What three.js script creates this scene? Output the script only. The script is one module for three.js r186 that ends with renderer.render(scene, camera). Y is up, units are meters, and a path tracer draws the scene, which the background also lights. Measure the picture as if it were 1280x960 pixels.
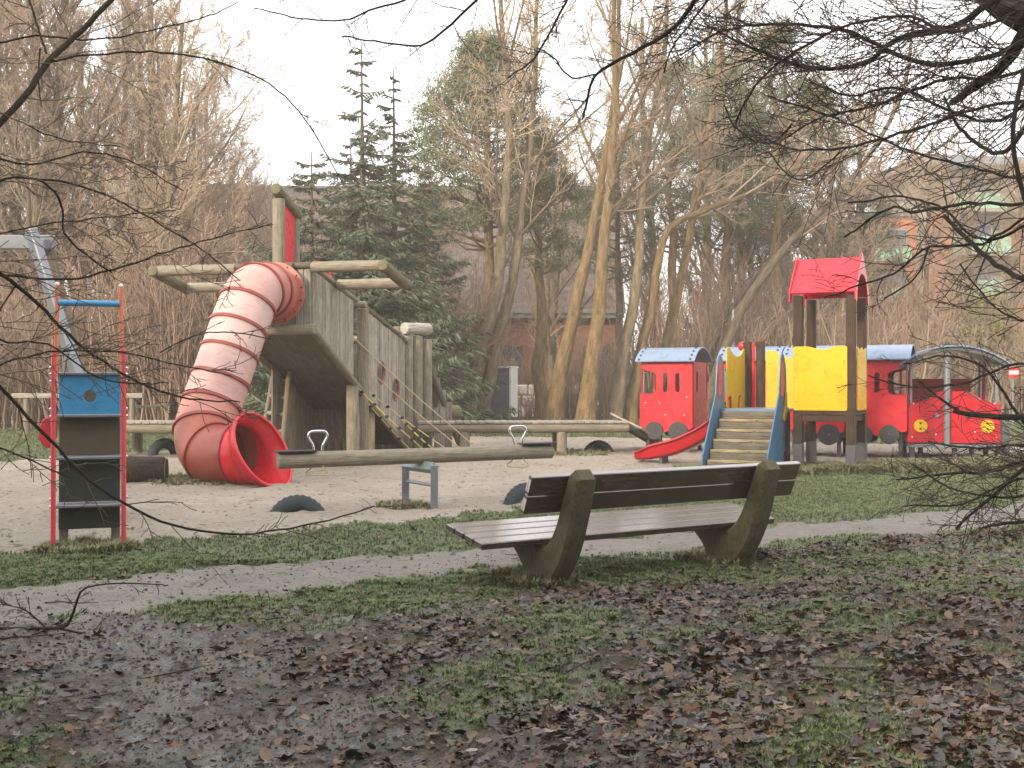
import * as THREE from 'three';
import { mergeGeometries } from 'three/addons/utils/BufferGeometryUtils.js';
import { createNoise2D, createNoise3D } from 'simplex-noise';
import { Brush, Evaluator, SUBTRACTION } from 'three-bvh-csg';

// ---------------------------------------------------------------- camera, sky, sun, exposure
const F = 1394, EYE = 1.35;                                   // focal length in photograph pixels, eye height in metres
const scene = new THREE.Scene();
const camera = new THREE.PerspectiveCamera(38, 4 / 3, 0.1, 600);
camera.position.set(0, EYE, 0);
camera.lookAt(0, EYE, -10);
const renderer = new THREE.WebGLRenderer({ antialias: true });
renderer.toneMapping = THREE.LinearToneMapping;
renderer.toneMappingExposure = 1.5;
renderer.shadowMap.enabled = true;

const SUN = new THREE.Vector3(-0.57, 0.4, 0.72).normalize();
{ // bright, thinly overcast winter sky, brighter round the veiled sun
  const W = 512, H = 256, data = new Float32Array(W * H * 4), n3 = createNoise3D(mulberry(77)), v = new THREE.Vector3();
  for (let j = 0; j < H; j++) for (let i = 0; i < W; i++) {
    const th = (j + 0.5) / H * Math.PI, ph = (i + 0.5) / W * 2 * Math.PI;   // row 0 is v = 0: straight down
    v.set(Math.cos(ph - Math.PI) * Math.sin(th), -Math.cos(th), Math.sin(ph - Math.PI) * Math.sin(th));
    const c = 0.5 + 0.5 * n3(v.x * 2, v.y * 4, v.z * 2) * 0.7 + 0.15 * n3(v.x * 6, v.y * 10, v.z * 6);
    const g = Math.pow(Math.max(0, v.dot(SUN)), 4);
    const L = 1.27 + 0.26 * c + 0.9 * g, o = (j * W + i) * 4;
    data[o] = L * (0.985 + 0.03 * g); data[o + 1] = L * 0.995; data[o + 2] = L * (1.035 - 0.05 * c); data[o + 3] = 1;
  }
  const t = new THREE.DataTexture(data, W, H, THREE.RGBAFormat, THREE.FloatType);
  t.mapping = THREE.EquirectangularReflectionMapping; t.magFilter = t.minFilter = THREE.LinearFilter; t.needsUpdate = true;
  scene.background = t; scene.environment = t;
}
const sun = new THREE.DirectionalLight(new THREE.Color(1, 0.84, 0.62), 3.5);
sun.position.copy(SUN).multiplyScalar(60).add(new THREE.Vector3(0, 0, -20)); sun.target.position.set(0, 0, -20);
sun.castShadow = true; sun.shadow.radius = 12; sun.shadow.mapSize.set(2048, 2048);
Object.assign(sun.shadow.camera, { left: -45, right: 45, top: 40, bottom: -40, near: 1, far: 160 });
scene.add(sun, sun.target);
scene.fog = new THREE.FogExp2(0xf2e8dc, 0.0026);

// ---------------------------------------------------------------- helpers
function mulberry(a) { return () => { a |= 0; a = a + 0x6D2B79F5 | 0; let t = Math.imul(a ^ a >>> 15, 1 | a); t = t + Math.imul(t ^ t >>> 7, 61 | t) ^ t; return ((t ^ t >>> 14) >>> 0) / 4294967296; }; }
const V = (x, y, z) => new THREE.Vector3(x, y, z);
const n2 = createNoise2D(mulberry(5)), n2b = createNoise2D(mulberry(9));
const R = (d) => d * Math.PI / 180, clamp = (x, a, b) => Math.min(b, Math.max(a, x)), lerp = (a, b, t) => a + (b - a) * t;
const smooth = (a, b, x) => { const t = clamp((x - a) / (b - a), 0, 1); return t * t * (3 - 2 * t); };
// a place in the world measured off the photograph: a sight line and the distance at which the thing stands
const at = (px, py, d) => V((px - 640) * d / F, EYE - (py - 480) * d / F, -d);
const C = (r, g, b) => new THREE.Color().setRGB(r, g, b);

const taken = new Map();
function numbered(name) { const k = taken.get(name) ?? 0; taken.set(name, k + 1); return k ? `${name}_${String(k).padStart(3, '0')}` : name; }
function tag(o, label, category, group, kind) {
  o.userData = { label, category };
  if (group) o.userData.group = group;
  if (kind) o.userData.kind = kind;
  return o;
}
function thing(name, label, category, pos = [0, 0, 0], turn = 0, group) {
  const o = new THREE.Group(); o.name = numbered(name); o.position.set(...pos); o.rotation.y = turn; scene.add(o);
  return tag(o, label, category, group);
}
function mesh(name, geo, material, parent) {
  const m = new THREE.Mesh(geo, material); m.name = parent === scene ? numbered(name) : name; m.castShadow = m.receiveShadow = true; parent.add(m); return m;
}
function structure(name, geo, material, label, category) { const m = mesh(name, geo, material, scene); m.userData = { kind: 'structure' }; if (label) { m.userData.label = label; m.userData.category = category; } return m; }
function copy(o, pos, turn, label, group) {
  const c = o.clone(); c.name = numbered(o.name.replace(/_\d{3}$/, '')); c.userData = { ...o.userData }; scene.add(c);
  if (pos) c.position.set(...pos); if (turn !== undefined) c.rotation.y = turn;
  if (label) c.userData.label = label; if (group) c.userData.group = group;
  return c;
}

// ---- textures
function lattice(seed, n) { const r = mulberry(seed), a = new Float32Array(n * n); for (let i = 0; i < a.length; i++) a[i] = r(); return a; }
function tileNoise(seed, nx, ny) {   // periodic value noise on u, v in 0..1
  const r = mulberry(seed), a = new Float32Array(nx * ny); for (let i = 0; i < a.length; i++) a[i] = r();
  return (u, v) => {
    const x = u * nx, y = v * ny, x0 = Math.floor(x), y0 = Math.floor(y), fx = x - x0, fy = y - y0, sx = fx * fx * (3 - 2 * fx), sy = fy * fy * (3 - 2 * fy);
    const g = (i, j) => a[((j % ny) + ny) % ny * nx + ((i % nx) + nx) % nx];
    return lerp(lerp(g(x0, y0), g(x0 + 1, y0), sx), lerp(g(x0, y0 + 1), g(x0 + 1, y0 + 1), sx), sy);
  };
}
function texture(size, fn, srgb = true) {
  const d = new Uint8Array(size * size * 4);
  for (let j = 0; j < size; j++) for (let i = 0; i < size; i++) { const c = fn(i / size, j / size), o = (j * size + i) * 4; for (let k = 0; k < 3; k++) d[o + k] = clamp((c.length ? c[k] : c) * 255, 0, 255); d[o + 3] = 255; }
  const t = new THREE.DataTexture(d, size, size, THREE.RGBAFormat); t.wrapS = t.wrapT = THREE.RepeatWrapping; t.magFilter = t.minFilter = THREE.LinearFilter;
  if (srgb) t.colorSpace = THREE.SRGBColorSpace; t.needsUpdate = true; return t;
}
const g1 = tileNoise(1, 96, 4), g2 = tileNoise(2, 32, 3), g3 = tileNoise(3, 8, 8), g4 = tileNoise(4, 160, 10), g5 = tileNoise(6, 24, 24), g6 = tileNoise(7, 64, 64), g7 = tileNoise(8, 128, 128), g8 = tileNoise(11, 256, 256), g9 = tileNoise(12, 5, 5), g10 = tileNoise(13, 12, 12);
const woodHeight = (u, v) => 0.45 * g1(u, v) + 0.3 * g4(u, v) + 0.25 * g2(u, v);
const T = {
  wood: texture(512, (u, v) => { const h = woodHeight(u, v), s = g3(u, v) * 0.6 + g5(u, v) * 0.4, crack = h < 0.27 ? 0.72 : 1; const l = (0.62 + 0.38 * h) * (0.84 + 0.22 * s) * crack; return [l, l * (0.975 + 0.03 * s), l * (0.94 + 0.05 * s)]; }),
  woodBump: texture(512, (u, v) => woodHeight(u, v), false),
  bark: texture(512, (u, v) => { const h = 0.4 * g4(u, v * 2) + 0.3 * g6(u, v) + 0.3 * g2(u, v), s = g3(u, v), m = smooth(0.55, 0.8, g10(u, v)); const l = (0.5 + 0.5 * h) * (0.8 + 0.3 * s); return [l * (1 - 0.08 * m), l * (1 - 0.03 * m), l * (0.97 - 0.16 * m)]; }),
  barkBump: texture(512, (u, v) => 0.5 * g1(u, v * 3) + 0.3 * g6(u, v) + 0.2 * g7(u, v), false),
  grime: texture(512, (u, v) => { const s = 0.45 * g9(u, v) + 0.3 * g10(u, v) + 0.15 * g5(u, v) + 0.1 * g7(u, v); const l = 0.9 + 0.12 * s; return [l, l * 0.995, l * 0.985]; }),
  stain: texture(512, (u, v) => { const s = 0.5 * g10(u, v) + 0.3 * g5(u, v) + 0.2 * g6(u, v), d = smooth(0.55, 0.78, s), k = smooth(0.78, 0.9, g7(u, v)) * 0.3, l = 1 - 0.07 * d - k * 0.2; return [l, l * (1 - 0.01 * d), l * (0.99 - 0.03 * d)]; }),
  grain: texture(512, (u, v) => 0.5 * g7(u, v) + 0.5 * g8(u, v), false),
  rough: texture(512, (u, v) => 0.45 + 0.55 * (0.5 * g10(u, v) + 0.3 * g6(u, v) + 0.2 * g7(u, v)), false),
  concrete: texture(512, (u, v) => { const m = smooth(0.42, 0.7, 0.5 * g10(u, v) + 0.5 * g5(u, v)), l = 0.72 + 0.2 * g6(u, v) + 0.1 * g8(u, v); return [l * (1 - 0.16 * m), l * (1 - 0.1 * m), l * (0.95 - 0.24 * m)]; }),
  sand: texture(1024, (u, v) => { const s = 0.3 * g9(u, v) + 0.3 * g10(u, v) + 0.2 * g5(u, v), f = 0.5 * g7(u, v) + 0.5 * g8(u, v), w = smooth(0.62, 0.8, g6(u, v)) * smooth(0.5, 0.7, g5(u, v)); const l = (0.74 + 0.2 * s + 0.14 * f) * (1 - 0.28 * w); return [l, l * (0.965 - 0.02 * w), l * (0.91 - 0.05 * w)]; }),
  sandBump: texture(1024, (u, v) => 0.4 * g5(u, v) + 0.3 * g6(u, v) + 0.2 * g7(u, v) + 0.1 * g8(u, v), false),
  soil: texture(1024, (u, v) => { const f = 0.4 * g6(u, v) + 0.3 * g7(u, v) + 0.3 * g8(u, v), s = g5(u, v), l = 0.55 + 0.5 * f; return [l * (0.92 + 0.14 * s), l * (0.94 + 0.08 * g10(u, v)), l * (0.98 - 0.1 * s)]; }),
  soilBump: texture(1024, (u, v) => 0.35 * g5(u, v) + 0.3 * g6(u, v) + 0.2 * g7(u, v) + 0.15 * g8(u, v), false),
  wet: texture(1024, (u, v) => { const w = smooth(0.45, 0.65, 0.55 * g10(u, v) + 0.45 * g5(u, v)); return 0.34 + 0.56 * w + 0.1 * g7(u, v); }, false),
  brick: texture(512, (u, v) => { const row = Math.floor(v * 32), x = u * 16 + (row % 2) * 0.5, fx = x % 1, fy = (v * 32) % 1; const j = fx < 0.06 || fy < 0.16; const t = g6(Math.floor(x) / 16.1, row / 32.1); return j ? [0.8, 0.76, 0.72] : [0.72 + 0.28 * t, 0.62 + 0.28 * t, 0.58 + 0.26 * t]; }),
  tiles: texture(512, (u, v) => { const row = v * 32 % 1, col = u * 24 % 1, s = g5(u, v); const l = (0.7 + 0.3 * row) * (0.85 + 0.15 * Math.sin(col * Math.PI)) * (0.75 + 0.35 * s); return [l, l * 0.98, l * 0.97]; }),
};
const rep = (t, x, y = x, ox = 0, oy = 0) => { const c = t.clone(); c.repeat.set(x, y); c.offset.set(ox, oy); c.needsUpdate = true; return c; };
const std = (color, roughness = 0.85, more = {}) => new THREE.MeshStandardMaterial({ color, roughness, side: THREE.DoubleSide, ...more });
const woodMat = (c, ox, more = {}) => std(c, 0.88, { map: rep(T.wood, 1, 1, ox, ox * 1.7), bumpMap: rep(T.woodBump, 1, 1, ox, ox * 1.7), bumpScale: 0.006, ...more });
const plastic = (c, rough = 0.5, more = {}) => std(c, rough, { map: rep(T.stain, 0.9, 0.9, c.r, c.g), roughnessMap: T.rough, bumpMap: T.grain, bumpScale: 0.0006, ...more });
const M = {
  grey: [0, 1, 2, 3].map((k) => woodMat(C(0.42 + 0.05 * k, 0.385 + 0.045 * k, 0.33 + 0.04 * k), 0.13 + k * 0.29)),
  log: [0, 1, 2].map((k) => woodMat(C(0.34 + 0.035 * k, 0.3 + 0.033 * k, 0.225 + 0.028 * k), 0.4 + k * 0.21)),
  greenlog: woodMat(C(0.24, 0.23, 0.125), 0.77), darkwood: [0, 1].map((k) => woodMat(C(0.085 + 0.02 * k, 0.049 + 0.012 * k, 0.03 + 0.007 * k), 0.3 + k * 0.3)),
  under: woodMat(C(0.2, 0.17, 0.125), 0.6), pale: woodMat(C(0.6, 0.58, 0.52), 0.2),
  bench: [0, 1].map((k) => new THREE.MeshPhysicalMaterial({ color: C(0.105 + 0.012 * k, 0.072 + 0.008 * k, 0.056 + 0.006 * k), roughness: 0.2, ior: 1.75, clearcoat: 1, clearcoatRoughness: 0.1, map: rep(T.wood, 1, 1, 0.2 + k * 0.4, 0.3), bumpMap: rep(T.woodBump, 1, 1, 0.2 + k * 0.4, 0.3), bumpScale: 0.00012, side: THREE.DoubleSide })),
  benchEndGlint: woodMat(C(0.82, 0.8, 0.76), 0.9),  // near-white tone that paints the light catching the slat ends
  concrete: std(C(0.125, 0.108, 0.068), 0.9, { map: rep(T.concrete, 1.6), bumpMap: rep(T.grain, 2), bumpScale: 0.003 }),
  steel: std(C(0.24, 0.26, 0.285), 0.55, { metalness: 0.35, map: rep(T.grime, 2), roughnessMap: T.rough }),
  steelDark: std(C(0.10, 0.105, 0.11), 0.6, { metalness: 0.2, map: rep(T.grime, 2) }),
  chrome: std(C(0.62, 0.63, 0.65), 0.25, { metalness: 0.9, roughnessMap: T.rough }),
  zinc: std(C(0.22, 0.27, 0.27), 0.6, { metalness: 0.3, map: rep(T.grime, 3) }),
  red: plastic(C(0.55, 0.016, 0.024), 0.4), redTrain: plastic(C(0.48, 0.009, 0.022), 0.5), redRoof: plastic(C(0.58, 0.011, 0.028), 0.45), redRail: plastic(C(0.62, 0.055, 0.07), 0.45),
  orangeRail: plastic(C(0.62, 0.17, 0.075), 0.7), orange: plastic(C(0.72, 0.14, 0.035), 0.5), yellow: plastic(C(0.72, 0.42, 0.008), 0.45), yellowPale: plastic(C(0.62, 0.43, 0.03), 0.5),
  blue: plastic(C(0.05, 0.155, 0.29), 0.5), blueBright: plastic(C(0.05, 0.26, 0.5), 0.45), roofBlue: plastic(C(0.17, 0.235, 0.35), 0.5), tread: woodMat(C(0.56, 0.47, 0.28), 0.33), riser: woodMat(C(0.27, 0.235, 0.19), 0.7),
  ladderBoard: plastic(C(0.032, 0.04, 0.034), 0.55),
  rubber: std(C(0.02, 0.021, 0.023), 0.75, { bumpMap: T.grain, bumpScale: 0.002 }), rubberWheel: plastic(C(0.03, 0.031, 0.036), 0.7),
  tyre: std(C(0.022, 0.033, 0.038), 0.7, { bumpMap: rep(T.grain, 3), bumpScale: 0.003 }),
  rope: std(C(0.5, 0.42, 0.24), 0.9), ropeYellow: std(C(0.5, 0.38, 0.1), 0.9),
  black: std(C(0.015, 0.015, 0.016), 0.6), white: std(C(0.78, 0.78, 0.76), 0.6, { map: rep(T.grime, 1) }),
};
const pick = (arr, r) => arr[Math.floor(r() * arr.length) % arr.length];

// ---- geometry
const boxCache = new Map();
function chamferBox(w, h, d, c = 0.006) {   // box with cut edges, uv in metres along its longest side
  const key = [w, h, d, c].map((x) => x.toFixed(4)).join();
  if (boxCache.has(key)) return boxCache.get(key);
  const P = [], X = w / 2, Y = h / 2, Z = d / 2, tri = [];
  c = Math.min(c, X * 0.45, Y * 0.45, Z * 0.45);
  const face = (...v) => { for (let i = 1; i < v.length - 1; i++) tri.push(v[0], v[i], v[i + 1]); };
  const p = (sx, sy, sz, ax) => V(sx * (ax === 0 ? X : X - c), sy * (ax === 1 ? Y : Y - c), sz * (ax === 2 ? Z : Z - c));
  for (const s of [-1, 1]) {
    const o = (a) => (s > 0 ? a : a.reverse());
    face(...o([p(s, -1, -1, 0), p(s, 1, -1, 0), p(s, 1, 1, 0), p(s, -1, 1, 0)]));
    face(...o([p(-1, s, -1, 1), p(-1, s, 1, 1), p(1, s, 1, 1), p(1, s, -1, 1)]));
    face(...o([p(-1, -1, s, 2), p(1, -1, s, 2), p(1, 1, s, 2), p(-1, 1, s, 2)]));
  }
  for (const s of [-1, 1]) for (const t of [-1, 1]) {
    const o = (a) => (s * t > 0 ? a : a.reverse());
    face(...o([p(s, t, -1, 0), p(s, t, -1, 1), p(s, t, 1, 1), p(s, t, 1, 0)]));
    face(...o([p(-1, s, t, 1), p(-1, s, t, 2), p(1, s, t, 2), p(1, s, t, 1)]));
    face(...o([p(t, -1, s, 2), p(t, -1, s, 0), p(t, 1, s, 0), p(t, 1, s, 2)]));
    for (const q of [-1, 1]) { const a = [p(s, t, q, 0), p(s, t, q, 1), p(s, t, q, 2)]; face(...(s * t * q > 0 ? a : a.reverse())); }
  }
  const g = new THREE.BufferGeometry().setFromPoints(tri); grainUV(g, w >= h && w >= d ? 0 : h >= d ? 1 : 2); boxCache.set(key, g); return g;
}
function grainUV(g, along, scale = 1) {   // flat normals; v runs along the grain axis, u across it
  if (g.index) g = g.toNonIndexed();
  g.computeVertexNormals();
  const p = g.attributes.position, n = g.attributes.normal, uv = new Float32Array(p.count * 2), e = (a, i, k) => a.array[i * 3 + k];
  for (let i = 0; i < p.count; i++) {
    let m = 0, best = -1; for (let k = 0; k < 3; k++) if (Math.abs(e(n, i, k)) > best) { best = Math.abs(e(n, i, k)); m = k; }
    const rest = [0, 1, 2].filter((k) => k !== m), v = rest.includes(along) ? along : rest[0], u = rest.find((k) => k !== v);
    uv[i * 2] = e(p, i, u) / 0.6 * scale + m * 0.31; uv[i * 2 + 1] = e(p, i, v) * scale;
  }
  g.setAttribute('uv', new THREE.BufferAttribute(uv, 2)); return g;
}
function box(name, w, h, d, pos, m, parent, rot, c) { const o = mesh(name, chamferBox(w, h, d, c), m, parent); o.position.set(...pos); if (rot) o.rotation.set(...rot); return o; }
function hexa(a, along = 1) {   // 8 corners: 0-3 one face in a ring, 4-7 the opposite face
  const q = [[0, 1, 2, 3], [7, 6, 5, 4], [0, 4, 5, 1], [1, 5, 6, 2], [2, 6, 7, 3], [3, 7, 4, 0]], t = [];
  for (const [i, j, k, l] of q) t.push(a[i], a[j], a[k], a[i], a[k], a[l]);
  return grainUV(new THREE.BufferGeometry().setFromPoints(t), along);
}
function logGeo(len, r0, r1 = r0, sides = 14) {   // round timber along +y from 0 to len with eased ends
  const c = Math.min(r0, r1) * 0.18, pts = [[0.0001, 0], [r0 - c, 0], [r0, c]];
  const n = Math.max(1, Math.round(len / 0.5)); for (let i = 1; i < n; i++) pts.push([lerp(r0, r1, i / n), len * i / n]);
  pts.push([r1, len - c], [r1 - c, len], [0.0001, len]);
  const g = new THREE.LatheGeometry(pts.map(([x, y]) => new THREE.Vector2(x, y)), sides), p = g.attributes.position, uv = g.attributes.uv;
  for (let i = 0; i < p.count; i++) uv.setXY(i, Math.round(uv.getX(i) * sides) / sides * Math.max(1, Math.round(2 * Math.PI * r0 / 0.6)), p.getY(i));
  return g;
}
const logCache = new Map();
function log(name, a, b, r0, m, parent, r1 = r0, sides = 14) {
  const len = a.distanceTo(b), key = [len, r0, r1, sides].map((x) => x.toFixed(3)).join();
  if (!logCache.has(key)) logCache.set(key, logGeo(len, r0, r1, sides));
  const o = mesh(name, logCache.get(key), m, parent); o.position.copy(a); o.quaternion.setFromUnitVectors(V(0, 1, 0), b.clone().sub(a).normalize()); return o;
}
function bar(name, a, b, w, d, m, parent, c = 0.004) {   // square section between two points
  const o = mesh(name, chamferBox(w, a.distanceTo(b), d, c), m, parent); o.position.copy(a).lerp(b, 0.5); o.quaternion.setFromUnitVectors(V(0, 1, 0), b.clone().sub(a).normalize()); return o;
}
function tube(name, pts, r, m, parent, seg = 24, sides = 8, closed = false) { return mesh(name, new THREE.TubeGeometry(new THREE.CatmullRomCurve3(pts, closed), seg, r, sides, closed), m, parent); }
function extrude(shape, depth, bevel = 0.005, seg = 8) {
  const g = new THREE.ExtrudeGeometry(shape, { depth: depth - 2 * bevel, bevelEnabled: bevel > 0, bevelThickness: bevel, bevelSize: bevel, bevelOffset: -bevel, bevelSegments: 1, curveSegments: seg }); g.translate(0, 0, bevel); return g;
}
function poly(pts) { const s = new THREE.Shape(); pts.forEach(([x, y], i) => (i ? s.lineTo(x, y) : s.moveTo(x, y))); s.closePath(); return s; }
function roundedHole(x0, y0, x1, y1, r) { const h = new THREE.Path(); h.moveTo(x0 + r, y0); h.lineTo(x1 - r, y0); h.absarc(x1 - r, y0 + r, r, -Math.PI / 2, 0); h.lineTo(x1, y1 - r); h.absarc(x1 - r, y1 - r, r, 0, Math.PI / 2); h.lineTo(x0 + r, y1); h.absarc(x0 + r, y1 - r, r, Math.PI / 2, Math.PI); h.lineTo(x0, y0 + r); h.absarc(x0 + r, y0 + r, r, Math.PI, Math.PI * 1.5); return h; }
class Wood {   // collects tapering tubes into one geometry
  constructor() { this.p = []; this.n = []; this.u = []; this.i = []; }
  tube(pts, rad, sides, vOff = 0) {
    const start = this.p.length / 3; let nx = V(), side = V(), d = V(), vv = vOff;
    d.copy(pts[1]).sub(pts[0]).normalize(); nx.set(Math.abs(d.y) > 0.9 ? 1 : 0, Math.abs(d.y) > 0.9 ? 0 : 1, 0).cross(d).normalize();
    for (let k = 0; k < pts.length; k++) {
      if (k) { d.copy(pts[k]).sub(pts[k - 1]); vv += d.length(); if (k < pts.length - 1) d.add(V().copy(pts[k + 1]).sub(pts[k])); d.normalize(); nx.addScaledVector(d, -nx.dot(d)).normalize(); }
      side.copy(d).cross(nx);
      for (let s = 0; s <= sides; s++) {
        const a = s / sides * 2 * Math.PI, c = Math.cos(a), w = Math.sin(a), x = nx.x * c + side.x * w, y = nx.y * c + side.y * w, z = nx.z * c + side.z * w, r = rad[k];
        this.p.push(pts[k].x + x * r, pts[k].y + y * r, pts[k].z + z * r); this.n.push(x, y, z); this.u.push(s / sides, vv * 0.5);
      }
      if (k) for (let s = 0; s < sides; s++) { const a = start + (k - 1) * (sides + 1) + s, b = a + sides + 1; this.i.push(a, a + 1, b, b, a + 1, b + 1); }
    }
  }
  build() { const g = new THREE.BufferGeometry(); g.setAttribute('position', new THREE.Float32BufferAttribute(this.p, 3)); g.setAttribute('normal', new THREE.Float32BufferAttribute(this.n, 3)); g.setAttribute('uv', new THREE.Float32BufferAttribute(this.u, 2)); g.setIndex(this.i); return g; }
}
// ---------------------------------------------------------------- ground, sand, path
function polyDist(pts, x, y) {   // signed distance, positive inside
  let d = 1e9, inside = false;
  for (let i = 0, j = pts.length - 1; i < pts.length; j = i++) {
    const [ax, ay] = pts[i], [bx, by] = pts[j], ex = bx - ax, ey = by - ay, t = clamp(((x - ax) * ex + (y - ay) * ey) / (ex * ex + ey * ey), 0, 1);
    d = Math.min(d, (x - ax - ex * t) ** 2 + (y - ay - ey * t) ** 2);
    if ((ay > y) !== (by > y) && x < (bx - ax) * (y - ay) / (by - ay) + ax) inside = !inside;
  }
  return (inside ? 1 : -1) * Math.sqrt(d);
}
// outlines in metres: x to the side, d away from the viewpoint
const SAND = [[-16, 5.5], [-6, 7.6], [-3.93, 8.75], [-2.35, 9.8], [-0.33, 11.5], [1.2, 13.1], [2.8, 14.4], [4.1, 16.2], [6, 18.2], [9, 19.2], [16, 19.6], [16, 24], [8, 25], [5, 28], [-3, 29], [-6, 24], [-8.8, 19.6], [-16, 18.5]];
const PATH = [[-16, -3.2], [-6, 3.9], [-2.8, 6.1], [-1.04, 7.45], [0.8, 8.55], [2.5, 9.55], [4.8, 10.5], [9, 12.2], [18, 15], [18, 18.6], [9, 14.6], [5.9, 12.85], [2.75, 10.75], [0.6, 9.75], [-1.2, 8.9], [-3.5, 7.5], [-7, 4.9], [-16, -1.2]];
const fray = (x, d) => 0.16 * n2(x * 1.1, d * 1.1) + 0.09 * n2b(x * 3.7, d * 3.7) + 0.05 * n2(x * 11, d * 11);
const sandMask = (x, d) => polyDist(SAND, x, d) + 1.6 * fray(x, d), pathMask = (x, d) => polyDist(PATH, x, d) + fray(x, d);
const ridgeAt = (x, d) => { const t = (d - 8.45) - (x - 1.9) * 0.44; return Math.exp(-(t * t) / 0.09) * smooth(1.3, 2.2, x) * (0.6 + 0.4 * n2(x * 1.7, d)); };
function baseHeight(x, d) {
  const near = 1 - smooth(7, 11, d);
  return 0.02 * n2(x * 0.35, d * 0.35) + 0.008 * n2b(x * 1.3, d * 1.3) + near * (0.02 * n2(x * 1.9 + 4, d * 1.9) + 0.009 * n2b(x * 6, d * 6)) + 0.1 * ridgeAt(x, d)
    + 0.16 * smooth(-1.0, 1.6, x + 0.3 * (d - 5)) * (1 - smooth(5.2, 7.2, d - 0.3 * x));
}
const sandRough = (x, d) => 0.02 * n2(x * 2.6, d * 2.6) + 0.013 * n2b(x * 6.5, d * 6.5);
function groundHeight(x, d) {
  const s = sandMask(x, d), p = pathMask(x, d);
  return baseHeight(x, d) + 0.008 * n2b(x * 14, d * 14) * (1 - smooth(8, 14, d)) - 0.045 * smooth(-0.12, 0.3, s) - 0.04 * smooth(-0.12, 0.3, p) + 0.012;
}
const surface = (x, d) => { const s = sandMask(x, d), p = pathMask(x, d); return Math.max(groundHeight(x, d), s > -0.2 ? sandHeight(x, d, s) : -9, p > -0.2 ? pathHeight(x, d, p) : -9); };
const sandHeight = (x, d, s) => baseHeight(x, d) - 0.018 + 0.03 * smooth(-0.12, 0.3, s) + sandRough(x, d) * smooth(0, 0.6, s);
const pathHeight = (x, d, p) => baseHeight(x, d) - 0.016 + 0.026 * smooth(-0.12, 0.3, p) + 0.4 * sandRough(x * 1.3, d * 1.3);
const grassiness = (x, d) => {   // 0 bare soil .. 1 turf, patchy
  let g = 0.5 + 0.4 * n2(x * 0.55 + 20, d * 0.55) + 0.25 * n2b(x * 1.7, d * 1.7) + 0.14 * n2(x * 5, d * 5);
  g += 0.75 * smooth(6.6, 8.6, d - 0.35 * x) - 0.1 * (1 - smooth(4.5, 6.5, d));
  g -= 0.75 * ridgeAt(x, d) + 0.55 * (1 - smooth(0.25, 0.95, Math.abs(x + 2.2 - 0.62 * (6 - d)))) * (1 - smooth(6, 7.2, d));   // leaf ridge, trodden track
  return clamp(g, 0, 1);
};
const trodden = (x, d) => (1 - smooth(0.25, 0.85, Math.abs(x + 2.2 - 0.62 * (6 - d)))) * (1 - smooth(6.3, 7.4, d));
function sheet(xs, ds, height, color, keep) {
  const nx = xs.length, nd = ds.length, pos = new Float32Array(nx * nd * 3), col = color && new Float32Array(nx * nd * 3), uv = new Float32Array(nx * nd * 2), ok = new Uint8Array(nx * nd), idx = [];
  for (let j = 0; j < nd; j++) for (let i = 0; i < nx; i++) {
    const k = j * nx + i, x = xs[i], d = ds[j]; pos[k * 3] = x; pos[k * 3 + 1] = height(x, d); pos[k * 3 + 2] = -d; uv[k * 2] = x / 2.3; uv[k * 2 + 1] = d / 2.3;
    if (color) color(x, d, col, k * 3); ok[k] = keep ? keep(x, d) : 1;
  }
  for (let j = 0; j < nd - 1; j++) for (let i = 0; i < nx - 1; i++) { const a = j * nx + i, b = a + nx; if (ok[a] || ok[b] || ok[a + 1] || ok[b + 1]) idx.push(a, a + 1, b + 1, a, b + 1, b); }
  const g = new THREE.BufferGeometry(); g.setAttribute('position', new THREE.BufferAttribute(pos, 3)); g.setAttribute('uv', new THREE.BufferAttribute(uv, 2)); if (color) g.setAttribute('color', new THREE.BufferAttribute(col, 3));
  g.setIndex(idx); g.computeVertexNormals(); return g;
}
const range = (a, b, s) => { const o = []; for (let x = a; x < b - 1e-9; x += s) o.push(x); return o; };
const gx = [-260, -160, -100, -70, -50, -38, -30, -24, ...range(-20, -10, 1), ...range(-10, -5, 0.25), ...range(-5, 6, 0.05), ...range(6, 11, 0.2), ...range(11, 20, 1), 20, 24, 30, 38, 50, 70, 100, 160, 260];
const gd = [-40, -25, -16, ...range(-10, 3, 0.8), ...range(3, 11, 0.05), ...range(11, 20, 0.16), ...range(20, 40, 0.8), 40, 44, 50, 60, 75, 100, 140, 200, 320];
structure('ground', sheet(gx, gd, (x, d) => (d > 45 || d < -3 || Math.abs(x) > 30 ? 0 : groundHeight(x, d)), (x, d, c, k) => {
  const g = grassiness(x, d), t = trodden(x, d), far = smooth(14, 22, d), p = 0.5 + 0.5 * n2(x * 0.9 + 3, d * 0.9), leafy = clamp(0.5 + 0.6 * n2b(x * 2.3 + 7, d * 2.3) + ridgeAt(x, d), 0, 1);
  const soil = [lerp(lerp(0.09, 0.125, t), 0.055, leafy * (1 - t)), lerp(lerp(0.073, 0.118, t), 0.037, leafy * (1 - t)), lerp(lerp(0.052, 0.11, t), 0.022, leafy * (1 - t))];
  const turf = [lerp(0.085, 0.115, p), lerp(0.125, 0.16, p), lerp(0.042, 0.055, p)], w = smooth(0.3, 0.75, g);
  for (let i = 0; i < 3; i++) c[k + i] = lerp(soil[i], turf[i], Math.max(w * 0.85, far * 0.8));
}), std(C(1, 1, 1), 1, { vertexColors: true, map: T.soil, bumpMap: rep(T.soilBump, 1.7), bumpScale: 0.03, roughnessMap: rep(T.wet, 0.8) }));
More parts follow.
